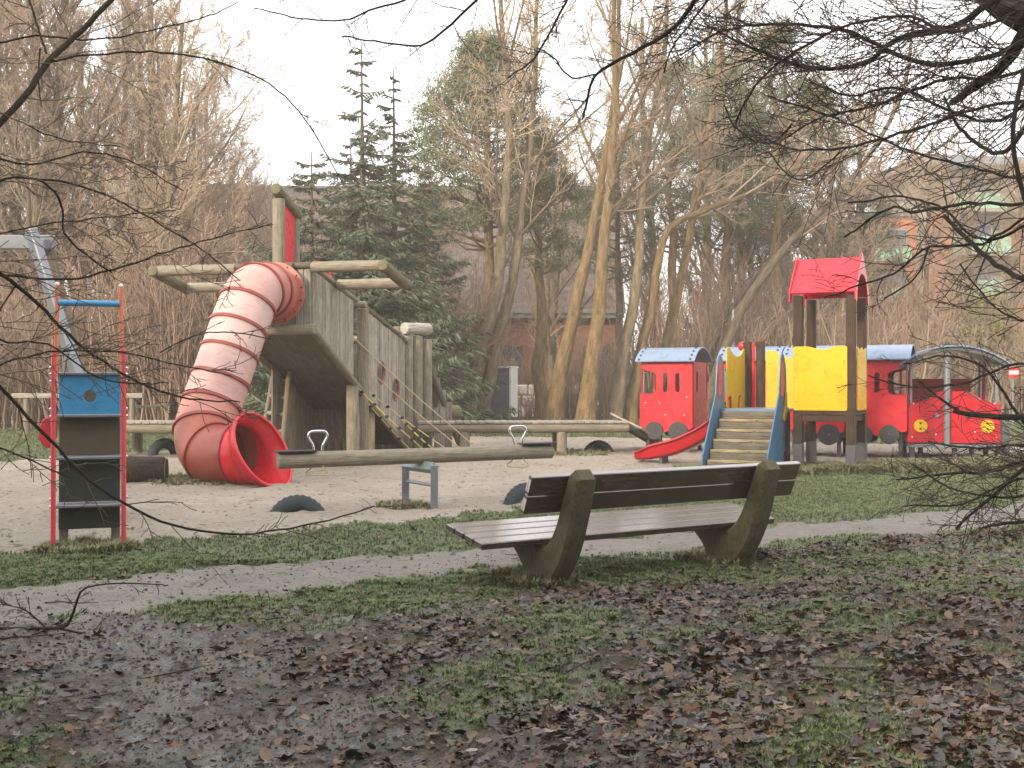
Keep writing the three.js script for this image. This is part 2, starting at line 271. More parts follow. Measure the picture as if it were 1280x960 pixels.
structure('sand', sheet(range(-14, 14.01, 0.085), range(6, 30, 0.085), (x, d) => sandHeight(x, d, sandMask(x, d)), null, (x, d) => sandMask(x, d) > -0.15), std(C(0.34, 0.315, 0.288), 0.95, { map: T.sand, bumpMap: T.sandBump, bumpScale: 0.03 }));
structure('path', sheet(range(-9, 13, 0.06), range(2.5, 17, 0.06), (x, d) => pathHeight(x, d, pathMask(x, d)), null, (x, d) => pathMask(x, d) > -0.15), std(C(0.215, 0.208, 0.206), 0.9, { map: rep(T.sand, 1.4), bumpMap: rep(T.sandBump, 2), bumpScale: 0.02 }));

// ---- turf: uncountable, so instanced blades
{
  const r = mulberry(31), blades = [], N = 7;
  for (let k = 0; k < N; k++) {
    const a = r() * 6.28, b = r() * 6.28, h = 0.6 + 0.4 * r(), lean = 0.25 + 0.6 * r(), w = 0.05 + 0.03 * r(), ox = Math.cos(b) * 0.22 * r(), oz = Math.sin(b) * 0.22 * r(), c = Math.cos(a), s = Math.sin(a);
    const q = (u, y, l) => V(ox + c * l - s * u, y, oz + s * l + c * u);
    const p0 = q(-w, 0, 0), p1 = q(w, 0, 0), p2 = q(-w * 0.7, h * 0.6, lean * 0.3), p3 = q(w * 0.7, h * 0.6, lean * 0.3), p4 = q(0, h, lean);
    blades.push(p0, p1, p3, p0, p3, p2, p2, p3, p4);
  }
  const g = new THREE.BufferGeometry().setFromPoints(blades); g.computeVertexNormals();
  const spots = [], col = new THREE.Color();
  const add = (count, x0, x1, d0, d1, size, thr, seed) => {
    const q = mulberry(seed);
    for (let k = 0; k < count; k++) {
      const d = d0 + (d1 - d0) * Math.pow(q(), 0.8), x = lerp(x0, x1, q()); if (Math.abs(x) > 0.5 * d + 1.2) continue;
      const gr = grassiness(x, d); if (gr < thr + 0.5 * q()) continue;
      const s = sandMask(x, d), p = pathMask(x, d); if (s > 0.02 + 0.12 * q() || p > 0.0 + 0.08 * q()) continue;
      spots.push([x, groundHeight(x, d) - 0.004, -d, size * (0.55 + 0.7 * q()) * (0.6 + 0.5 * gr), q() * 6.28, q(), q()]);
    }
  };
  add(130000, -4, 4.5, 3.2, 8.5, 0.034, 0.32, 1); add(150000, -8, 10, 7, 17, 0.038, 0.1, 2); add(60000, -20, 20, 16, 46, 0.085, 0.05, 3);
  const dryStart = spots.length; { const q = mulberry(8); for (let k = 0; k < 26000; k++) { const x = lerp(2.6, 10, q()), d = 16.1 + 0.42 * (x - 2.6) * 0.6 + 1.9 * q() * q() + (q() - 0.5) * 0.6; if (n2(x * 0.8, d * 0.8) + 0.9 < q() * 1.6) continue; spots.push([x, groundHeight(x, d), -d, 0.1 + 0.09 * q(), q() * 6.28, q(), 0.8 + 0.2 * q()]); }
    for (const [bx, bd, rr, cnt] of [[-3.4, 8.95, 0.4, 500], [-1.2, 12.2, 0.3, 110], [-4.2, 15.6, 1.0, 700], [5.2, 17.2, 0.5, 600], [0.17, 7.5, 0.3, 300], [1.53, 8.4, 0.3, 300], [-2.9, 19.4, 0.7, 300], [1.1, 21.6, 0.8, 400]]) for (let k = 0; k < cnt; k++) { const a = q() * 6.28, u = rr * Math.sqrt(q()), x = bx + Math.cos(a) * u, d = bd + Math.sin(a) * u; spots.push([x, surface(x, d) - 0.004, -d, 0.05 + 0.06 * q(), q() * 6.28, q(), 0.78 + 0.22 * q()]); } }
  const im = new THREE.InstancedMesh(g, std(C(1, 1, 1), 0.7), spots.length), m4 = new THREE.Matrix4(), qq = new THREE.Quaternion();
  spots.forEach(([x, y, z, s, a, v, w], i) => {
    m4.compose(V(x, y, z), qq.setFromAxisAngle(V(0, 1, 0), a), V(s, s * 0.85, s)); im.setMatrixAt(i, m4);
    const dry = smooth(0.72, 1, w); im.setColorAt(i, col.setRGB(lerp(0.1 + 0.05 * v, 0.2, dry), lerp(0.138 + 0.055 * v, 0.175, dry), lerp(0.048 + 0.022 * v, 0.09, dry)));
  });
  im.name = 'grass'; tag(im, 'short patchy green grass along the path and around the bench', 'grass', null, 'stuff'); im.castShadow = im.receiveShadow = true; scene.add(im);
}
// ---------------------------------------------------------------- park bench
{
  const t = thing('park_bench', 'dark brown slatted park bench on concrete feet beside the path', 'bench', [0.915, surface(0.915, 7.95) - 0.01, -7.95], R(32));
  // side profile of a foot: the shape's +x points to the front of the seat
  const s = new THREE.Shape();
  s.moveTo(-0.13, -0.12); s.lineTo(0.10, -0.12); s.quadraticCurveTo(0.13, 0.06, 0.22, 0.15); s.lineTo(0.40, 0.3); s.lineTo(0.40, 0.35); s.lineTo(-0.1, 0.27);
  s.quadraticCurveTo(-0.21, 0.36, -0.265, 0.50); s.lineTo(-0.38, 0.765); s.lineTo(-0.44, 0.80); s.lineTo(-0.505, 0.74);
  s.quadraticCurveTo(-0.415, 0.42, -0.365, 0.31); s.quadraticCurveTo(-0.30, 0.16, -0.20, 0.06); s.quadraticCurveTo(-0.13, -0.02, -0.13, -0.12);
  const g = grainUV(extrude(s, 0.155, 0.022, 14), 1); g.translate(0, 0, -0.0775); g.rotateY(Math.PI / 2);
  for (const x of [-0.82, 0.82]) mesh('leg', g, M.concrete, t).position.x = x;
  const tilt = Math.atan2(0.075, 0.47);
  for (let k = 0; k < 4; k++) { const u = -0.03 + k * 0.125; box('seat_slat', 2.6, 0.046, 0.113, [-0.06, 0.291 + u * 0.16 + 0.024, -u], M.bench[k % 2], t, [tilt, 0, 0], 0.007); }
  const lean = Math.atan2(0.115, 0.265);
  for (let k = 0; k < 2; k++) { const y = 0.582 + k * 0.1245, z = 0.239 + (y - 0.5) * 0.434;
    const o = box('back_slat', 2.38, 0.133, 0.045, [0.03, y, z], M.bench[k], t, [lean, 0, 0], 0.005);
    box('painted_end_glint', 0.004, 0.085, 0.036, [-1.1922, 0, 0], M.benchEndGlint, o, null, 0.001); }  // added pale plate: bright light on the slat end, painted as colour
}
// ---------------------------------------------------------------- seesaw
{
  const cx = at(525, 572, 12.6), t = thing('seesaw', 'wooden log seesaw with chrome handles on a grey steel stand', 'seesaw', [cx.x, surface(cx.x, 12.6), cx.z], 0);
  const a = at(347, 576, 11.7).sub(t.position), b = at(690, 564, 12.95).sub(t.position), dir = b.clone().sub(a).normalize();
  const q = new THREE.Quaternion().setFromUnitVectors(V(1, 0, 0), dir);
  log('beam', a, b, 0.088, M.log[1], t, 0.082, 18);
  const on = (s) => a.clone().addScaledVector(dir, s), L = a.distanceTo(b);
  for (const [s, e] of [[0.33, 1], [L - 0.33, -1]]) {
    const p = on(s), seat = mesh('seat', chamferBox(0.42, 0.016, 0.2, 0.005), M.rubber, t); seat.position.copy(on(s - e * 0.14)).add(V(0, 0.095, 0)); seat.quaternion.copy(q);
    const h = [[-0.05, 0.02], [-0.06, 0.08], [-0.115, 0.18], [-0.09, 0.222], [0, 0.23], [0.09, 0.222], [0.115, 0.18], [0.06, 0.08], [0.05, 0.02]];
    const gr = tube('handle', h.map(([u, y]) => V(u * 0.9, y + 0.07, 0)), 0.014, M.chrome, t, 40, 8); gr.position.copy(on(s + e * 0.1)); gr.quaternion.copy(q);
    tube('foot_loop', h.map(([u, y]) => V(u * 1.1, -y * 0.5 - 0.05, 0.03)), 0.008, M.rope, t, 24, 6).position.copy(on(s + e * 0.1));
  }
  for (const [px, py, d] of [[507, 628, 12.65], [543, 637, 12.1]]) { const p = at(px, py, d).sub(t.position); p.y = 0; box('post', 0.08, 0.62, 0.08, [p.x, 0.15, p.z], M.steel, t); }
  const p = at(507, 628, 12.65).sub(t.position), p2 = at(543, 637, 12.1).sub(t.position); p.y = p2.y = 0.24; bar('cross_bar', p, p2, 0.035, 0.035, M.steel, t); p.y = p2.y = 0.425; bar('bearing_plate', p, p2, 0.09, 0.1, M.zinc, t);
}
// ---------------------------------------------------------------- ladder side of a small slide, red rails
{
  const p = at(111, 690, 8.95), t = thing('slide_ladder', 'red railed play slide ladder with blue riser panel and blue top rung', 'slide', [p.x, surface(p.x, 8.95), p.z], R(19));
  const W = 0.265;
  for (const s of [-1, 1]) {
    tube('rail', [V(s * W, -0.1, 0.03), V(s * W, 0.8, -0.02), V(s * W, 1.5, -0.08), V(s * (W - 0.004), 1.62, -0.09)], 0.019, M.redRail, t, 20, 10);
    tube('hand_rail', [V(s * (W - 0.012), 1.4, -0.1), V(s * (W - 0.02), 1.8, -0.12), V(s * (W - 0.022), 2.14, -0.14)], 0.017, M.orangeRail, t, 14, 10);
    mesh('rail_cap', new THREE.SphereGeometry(0.019, 10, 8), M.white, t).position.set(s * (W - 0.022), 2.145, -0.14);
    for (const y of [0.36, 0.42, 0.75, 1.08, 1.14, 1.36, 1.42, 1.47]) { const b = mesh('bolt', new THREE.SphereGeometry(0.013, 8, 6), M.chrome, t); b.position.set(s * (W + 0.021), y, -0.03 - y * 0.03); }
  }
  log('top_rung', V(-W + 0.03, 1.995, -0.13), V(W - 0.03, 1.995, -0.13), 0.026, M.blueBright, t, 0.026, 12);
  [0.36, 0.74, 1.08, 1.425].forEach((y, k) => { box('step', 0.5, 0.025, 0.2, [0, y, -0.1 - k * 0.07], M.steel, t, null, 0.006); });
  const hole = poly([[-0.235, 0], [0.235, 0], [0.235, 0.33], [-0.235, 0.33]]), h = new THREE.Path(); h.absarc(0.0, 0.15, 0.05, 0, Math.PI * 2); hole.holes.push(h);
  mesh('riser_panel', extrude(hole, 0.018, 0.003), M.blueBright, t).position.set(0, 1.09, -0.26);
  for (const [y0, y1, z, m] of [[0.755, 1.065, -0.24, plastic(C(0.1, 0.078, 0.05), 0.6)], [0.375, 0.725, -0.19, M.ladderBoard], [0.16, 0.345, -0.14, M.ladderBoard]]) box('riser_board', 0.47, y1 - y0, 0.02, [0, (y0 + y1) / 2, z - 0.03], m, t);
  for (const s of [-1, 1]) box('foot_post', 0.07, 0.5, 0.07, [s * 0.2, 0.1, -0.26], M.log[0], t);
  // platform and chute running away behind the ladder
  box('platform', 0.5, 0.03, 0.42, [0, 1.4, -0.5], M.blueBright, t);
  const sec = poly([[-0.24, 0.2], [-0.22, 0.2], [-0.2, 0.03], [0.2, 0.03], [0.22, 0.2], [0.24, 0.2], [0.22, 0], [-0.22, 0]]), c = new THREE.CatmullRomCurve3([V(0, 1.42, -0.7), V(0, 1.2, -1.0), V(0, 0.5, -1.9), V(0, 0.25, -2.4), V(0, 0.22, -2.8)]);
  const pts = c.getPoints(24), wd = new THREE.BufferGeometry(), pos = [], idx = [], prof = [[-0.24, 0.2], [-0.21, 0.03], [-0.15, 0], [0.15, 0], [0.21, 0.03], [0.24, 0.2]];
  pts.forEach((q, i) => { prof.forEach(([x, y]) => pos.push(q.x + x, q.y + y, q.z)); if (i) for (let k = 0; k < prof.length - 1; k++) { const a = (i - 1) * prof.length + k, b = a + prof.length; idx.push(a, b, a + 1, b, b + 1, a + 1); } });
  wd.setAttribute('position', new THREE.Float32BufferAttribute(pos, 3)); wd.setIndex(idx); wd.computeVertexNormals(); mesh('chute', wd, M.steel, t);
  const ear = mesh('side_plate', extrude((() => { const e = new THREE.Shape(); e.absellipse(0, 0, 0.07, 0.125, 0, Math.PI * 2); return e; })(), 0.03, 0.006, 20), M.redRail, t); ear.position.set(-0.325, 0.94, -0.35);
}
// ---------------------------------------------------------------- swing frame at the edge of the playground
{
  const p = at(52, 480, 13.2), t = thing('swing_frame', 'grey galvanised steel swing frame with slanting leg behind the slide ladder', 'swing frame', [p.x, 0, p.z], 0);
  const top = at(46, 301, 13.2).sub(t.position), foot = V((150 - 640) * 12.6 / F - p.x, -0.05, -12.6 - p.z);
  bar('cross_beam', at(68, 303, 13.35).sub(t.position), at(-260, 303, 13.35).sub(t.position), 0.17, 0.1, M.steel, t, 0.012);
  bar('leg', top.clone().add(V(-0.03, 0.12, 0.1)), foot, 0.16, 0.1, M.steel, t, 0.012);
  bar('leg', top.clone().add(V(0.03, -0.05, -0.25)), V(0.28, -0.05, -1.5), 0.13, 0.1, M.log[0], t, 0.012);
  for (const dy of [-0.02, -0.14]) { const b = mesh('bolt', new THREE.SphereGeometry(0.02, 8, 6), M.steelDark, t); b.position.copy(top).add(V(0.02, dy, 0.16)); }
  for (const x of [-2.6]) { bar('leg', top.clone().add(V(x, 0.1, 0.1)), V(x - 0.6, -0.05, 0.7), 0.16, 0.1, M.steel, t, 0.012); bar('leg', top.clone().add(V(x, 0, -0.2)), V(x - 0.5, -0.05, -1.5), 0.16, 0.1, M.steel, t, 0.012); }
}
// ---------------------------------------------------------------- crashed aeroplane climbing fort
const fort = thing('aeroplane_fort', 'weathered wooden climbing fort shaped like a crashed aeroplane, tail raised', 'play fort', [-3.15, 0, -17.5], R(-13));
{
  const t = fort, r = mulberry(44), W = 1.25, loc = (px, py, d) => fort.worldToLocal(at(px, py, d)); fort.updateMatrixWorld(true);
  const top = (s) => 3.16 - 0.21 * s, bot = (s) => 2.22 - 0.47 * s, P = (x, y, s) => V(x, y, -s);
  const ev = new Evaluator();
  const wall = (x, s0, s1, holes, tone = 0) => {
    const n = Math.round((s1 - s0) / 0.125), w = (s1 - s0) / n;
    for (let k = 0; k < n; k++) {
      const a = s0 + k * w + 0.004, b = s0 + (k + 1) * w - 0.004, o = (r() - 0.5) * 0.012, x0 = x + o - 0.016, x1 = x + o + 0.016, up = 0.02 * r();
      let g = hexa([P(x0, Math.max(0.02, bot(a)), a), P(x0, Math.max(0.02, bot(b)), b), P(x0, top(b) - up, b), P(x0, top(a) - up, a), P(x1, Math.max(0.02, bot(a)), a), P(x1, Math.max(0.02, bot(b)), b), P(x1, top(b) - up, b), P(x1, top(a) - up, a)], 1);
      for (const [hs, hy, hr] of holes) if (a < hs + hr && b > hs - hr) {
        const c = new THREE.CylinderGeometry(hr, hr, 0.3, 28); c.rotateZ(Math.PI / 2); c.translate(x, hy, -hs);
        const A = new Brush(g), B = new Brush(c); A.updateMatrixWorld(); B.updateMatrixWorld(); const res = ev.evaluate(A, B, SUBTRACTION); g = grainUV(res.geometry, 1);
      }
      mesh('plank', g, pick(M.grey, r), t);
    }
    for (const [hs, hy, hr] of holes) { const ring = mesh('porthole_ring', new THREE.TorusGeometry(hr, 0.026, 8, 30), std(C(0.2, 0.085, 0.06), 0.6), t); ring.position.set(x, hy, -hs); ring.rotation.y = Math.PI / 2; }
  };
  wall(0, 0.02, 1.78, []); wall(0, 2.36, 4.56, [[3.2, 1.56, 0.21], [4.02, 1.24, 0.21]]);
  wall(-W, 0.02, 1.78, []); wall(-W, 2.0, 4.56, [[3.3, 1.6, 0.2]]);
  // tail end wall: upright planks
  for (let k = 0; k < 10; k++) { const w = W / 10; box('plank', w - 0.008, 0.95, 0.03, [-W + (k + 0.5) * w, 2.7, 0.01 + (r() - 0.5) * 0.012], pick(M.grey, r), t); }
  // deck boards running down the slope, nose bulkhead
  for (let k = 0; k < 8; k++) { const w = W / 8, x = -W + (k + 0.5) * w, a = w / 2 - 0.004, h = 0.035, s0 = 0.03, s1 = 4.5, y0 = bot(s0) + 0.03, y1 = bot(s1) + 0.05;
    mesh('deck_board', hexa([P(x - a, y0, s0), P(x + a, y0, s0), P(x + a, y0 + h, s0), P(x - a, y0 + h, s0), P(x - a, y1, s1), P(x + a, y1, s1), P(x + a, y1 + h, s1), P(x - a, y1 + h, s1)], 2), M.under, t); }
  for (let k = 0; k < 9; k++) { const w = W / 9; box('plank', w - 0.008, 2.1, 0.03, [-W + (k + 0.5) * w, 1.08, -4.5 + (r() - 0.5) * 0.01], pick(M.grey, r), t); }
  for (let k = 0; k < 8; k++) { const w = W / 8, h = bot(2.9) + 0.02; box('plank', w - 0.008, h, 0.03, [-W + (k + 0.5) * w, h / 2, -2.9], M.log[0], t); }
  for (let s = 1.25; s < 4.4; s += 0.15) box('plank', 0.03, Math.max(0.1, bot(s)), 0.143, [-W + 0.03, Math.max(0.1, bot(s)) / 2, -s], M.log[0], t);
  // logs along the edges
  log('edge_log', P(0.03, bot(-0.1) - 0.02, -0.1), P(0.03, 0.02, 4.7), 0.062, M.log[0], t);
  log('edge_log', P(-W - 0.03, bot(-0.1) - 0.02, -0.1), P(-W - 0.03, 0.02, 4.7), 0.062, M.log[0], t);
  log('tail_log', P(-W - 0.08, bot(0) - 0.02, -0.09), P(0.1, bot(0) - 0.02, -0.09), 0.082, M.log[1], t);
  log('top_rail', P(0.0, top(0) + 0.05, 0), P(0.0, top(2.2) + 0.05, 2.2), 0.05, M.log[0], t); log('top_rail', P(0.0, top(2.25) + 0.05, 2.25), P(0, top(4.6) + 0.03, 4.6), 0.05, M.under, t);
  log('top_rail', P(-W, top(0) + 0.05, 0), P(-W, top(4.6) + 0.03, 4.6), 0.05, M.log[0], t);
  log('cross_log', P(-W - 0.05, top(1.95) - 0.02, 1.95), P(0.18, top(1.95) - 0.02, 1.95), 0.06, M.log[2], t); log('cross_log', P(-W - 0.05, top(4.4), 4.5), P(0.1, top(4.4), 4.5), 0.06, M.log[2], t);
  // posts
  log('post', P(-0.02, -0.1, 1.82), P(-0.02, bot(1.82) - 0.03, 1.82), 0.105, M.log[2], t); log('post', P(-W, -0.1, 1.82), P(-W, bot(1.82) - 0.03, 1.82), 0.105, M.log[2], t);
  log('post', P(0.03, -0.1, 2.2), P(0.03, top(2.2) - 0.02, 2.2), 0.105, M.log[0], t); log('post', P(-W, -0.1, 1.98), P(-W, top(2.2) - 0.02, 2.0), 0.105, M.log[0], t);
  log('post', P(0.02, -0.1, 4.72), P(0.02, 2.38, 4.72), 0.11, M.log[2], t); log('post', P(0.16, -0.1, 4.9), P(0.16, 2.3, 4.9), 0.11, M.log[1], t); log('post', P(0.3, -0.1, 5.15), P(0.3, 2.25, 5.1), 0.1, M.log[2], t); log('post', P(-W, -0.1, 4.72), P(-W, 2.38, 4.72), 0.11, M.log[1], t);
  log('nose_log', P(0.0, 2.44, 4.55), P(0.3, 2.46, 5.25), 0.12, M.pale, t); log('post', P(-0.25, -0.1, 5.0), P(-0.25, 2.5, 4.9), 0.1, M.log[0], t);
  log('strut', P(0.45, -0.05, 6.0), P(0.24, 1.75, 5.3), 0.06, M.under, t); log('strut', P(0.75, -0.05, 6.1), P(0.3, 1.8, 5.2), 0.06, M.under, t); log('hub_log', P(0.35, 0.75, 5.9), P(0.62, 0.75, 6.3), 0.16, M.greenlog, t);
  for (let k = 0; k < 3; k++) box('plank', 0.12, 1.5 - k * 0.25, 0.03, [0.36 + k * 0.13, 0.72 - k * 0.12, -5.6], pick(M.grey, r), t);
  // tailplane frames
  for (const [x0, x1] of [[-W - 1.45, -W - 0.02], [0.02, 1.22]]) {
    const out = x0 < -1 ? x0 : x1, z1 = 0.92, yA = top(0) + 0.02, yB = top(0) - 0.21 * z1 + 0.02;
    log('tailplane_log', P(x0, yA, -0.02), P(x1, yA, -0.02), 0.086, M.log[1], t); log('tailplane_log', P(x0 + 0.05, yB, z1), P(x1, yB, z1), 0.086, M.log[2], t);
    log('tailplane_tip', P(out, yA, -0.12), P(out, yB - 0.02, z1 + 0.1), 0.092, M.greenlog, t);
  }
  log('tail_top_log', P(-W - 0.02, top(0) + 0.05, -0.03), P(0.02, top(0) + 0.05, -0.03), 0.05, M.under, t);
  // fin
  const fx = -0.56; log('fin_post', P(fx, 3.1, 0.02), P(fx, 4.28, 0.02), 0.1, M.log[1], t); log('fin_post', P(fx - 0.09, 2.9, 0.85), P(fx - 0.09, 4.08, 0.85), 0.075, M.log[0], t); log('fin_cap', P(fx + 0.01, 4.42, -0.12), P(fx - 0.11, 4.15, 1.0), 0.095, M.greenlog, t);
  { const o = (x, y, z) => P(fx - 0.106 * z + x, y, z); mesh('fin_panel', hexa([o(-0.012, 3.1, 0.1), o(-0.012, 2.95, 0.8), o(-0.012, 4.12, 0.8), o(-0.012, 4.28, 0.1), o(0.012, 3.1, 0.1), o(0.012, 2.95, 0.8), o(0.012, 4.12, 0.8), o(0.012, 4.28, 0.1)]), M.redRoof, t); }
  log('fin_brace', P(fx + 0.02, 3.2, -0.08), P(fx + 0.3, 3.2, -0.08), 0.06, M.under, t);
  tube('grab_hoop', [P(-0.3, 3.0, 0.6), P(-0.3, 3.28, 0.62), P(-0.22, 3.34, 0.7), P(-0.1, 3.3, 0.75), P(0, 3.1, 0.8)], 0.024, M.red, t, 20, 8);
  // ladder under the tail
  const A0 = loc(322, 578, 19.2), A1 = loc(345, 452, 19.4), B0 = loc(351, 580, 18.9), B1 = loc(362, 456, 19.2); A0.y = B0.y = -0.03;
  log('ladder_rail', A0, A1, 0.045, M.log[0], t); log('ladder_rail', B0, B1, 0.045, M.log[0], t);
  for (let k = 1; k < 6; k++) log('ladder_rung', A0.clone().lerp(A1, k / 6), B0.clone().lerp(B1, k / 6), 0.036, M.log[2], t);
  // ropes and their black clamps beside the fuselage
  const ropes = [[[440, 420, 19.4], [598, 562, 20.7], 0], [[449, 480, 19.7], [572, 571, 20.3], 1], [[437, 474, 19.3], [545, 578, 19.6], 2], [[439, 478, 19.4], [522, 574, 20.4], 2], [[450, 452, 19.7], [586, 569, 20.8], 0], [[500, 522, 20.5], [560, 580, 19.6], 2]];
  for (const [p, q, kind] of ropes) {
    const a = loc(...p), b = loc(...q); b.y = Math.max(b.y, 0.0); const mid = a.clone().lerp(b, 0.5); mid.y -= 0.04;
    tube('rope', [a, a.clone().lerp(mid, 0.5).add(V(0, -0.01, 0)), mid, mid.clone().lerp(b, 0.5), b], 0.01, kind === 2 ? M.ropeYellow : M.rope, t, 16, 6);
    if (kind) for (let k = 1; k < 6; k++) { const c = mesh('rope_clamp', chamferBox(0.06, 0.05, 0.05, 0.01), M.black, t); c.position.copy(a.clone().lerp(b, k / 7)).add(V(0, -0.035 * Math.sin(k / 7 * Math.PI), 0)); }
    const e = mesh('rope_shackle', new THREE.SphereGeometry(0.03, 8, 6), M.chrome, t); e.position.copy(a);
  }
  // wings: low boardwalks on round beams
  const wing = (p0, p1, chord, ramp) => {   // near edge from p0 to p1 at y
    const dir = p1.clone().sub(p0), L = dir.length(); dir.normalize(); const back = V(0, 1, 0).cross(dir).normalize(), y = p0.y; if (back.dot(V(0, 0, -1)) < 0) back.negate();
    log('wing_beam', p0.clone().add(V(0, -0.13, 0)), p1.clone().add(V(0, -0.13, 0)), 0.09, M.log[0], t); log('wing_beam', p0.clone().addScaledVector(back, chord).add(V(0, -0.13, 0)), p1.clone().addScaledVector(back, chord).add(V(0, -0.13, 0)), 0.09, M.log[0], t);
    const n = Math.round(L / 0.145), turn = Math.atan2(-dir.z, dir.x);
    for (let k = 0; k < n; k++) { const c = p0.clone().addScaledVector(dir, (k + 0.5) * L / n).addScaledVector(back, chord / 2); box('wing_board', L / n - 0.012, 0.04, chord + 0.14, [c.x, c.y - 0.022 + (r() - 0.5) * 0.006, c.z], pick(M.grey, r), t, [0, turn, 0]); }
    for (const s of [0.22, 0.68]) for (const w of [0.02, 0.98]) { const c = p0.clone().addScaledVector(dir, s * L).addScaledVector(back, chord * w); log('wing_post', V(c.x, -0.1, c.z), V(c.x, y - 0.2, c.z), 0.1, M.log[2], t); }
    if (ramp) { const e = ramp, m = 9, d2 = e.clone().sub(p1), l2 = d2.length(); d2.normalize(); const q = new THREE.Quaternion().setFromRotationMatrix(new THREE.Matrix4().makeBasis(d2.clone(), d2.clone().cross(back).negate().normalize(), back.clone().addScaledVector(d2, -back.dot(d2)).normalize().negate().negate()));
      for (let k = 0; k < m; k++) { const c = p1.clone().addScaledVector(d2, (k + 0.5) * l2 / m).addScaledVector(back, chord / 2); const o = mesh('ramp_board', chamferBox(l2 / m - 0.014, 0.04, chord + 0.1, 0.006), M.grey[3 - (k % 2)], t); o.position.copy(c); o.quaternion.copy(q); }
      for (const w of [0.04, 0.96]) log('ramp_beam', p1.clone().addScaledVector(back, chord * w).add(V(0, -0.1, 0)), e.clone().addScaledVector(back, chord * w).add(V(0, -0.06, 0)), 0.065, M.under, t); }
  };
  const w0 = loc(522, 0, 21.3), w1 = loc(786, 0, 21.6), w2 = loc(836, 0, 22.6); w0.y = w1.y = 0.63; w2.y = 0.08; wing(w0, w1, 0.8, w2);
  const v0 = loc(112, 0, 20.6), v1 = loc(286, 0, 20.4); v0.y = v1.y = 0.66; wing(v0, v1, 0.8);
}
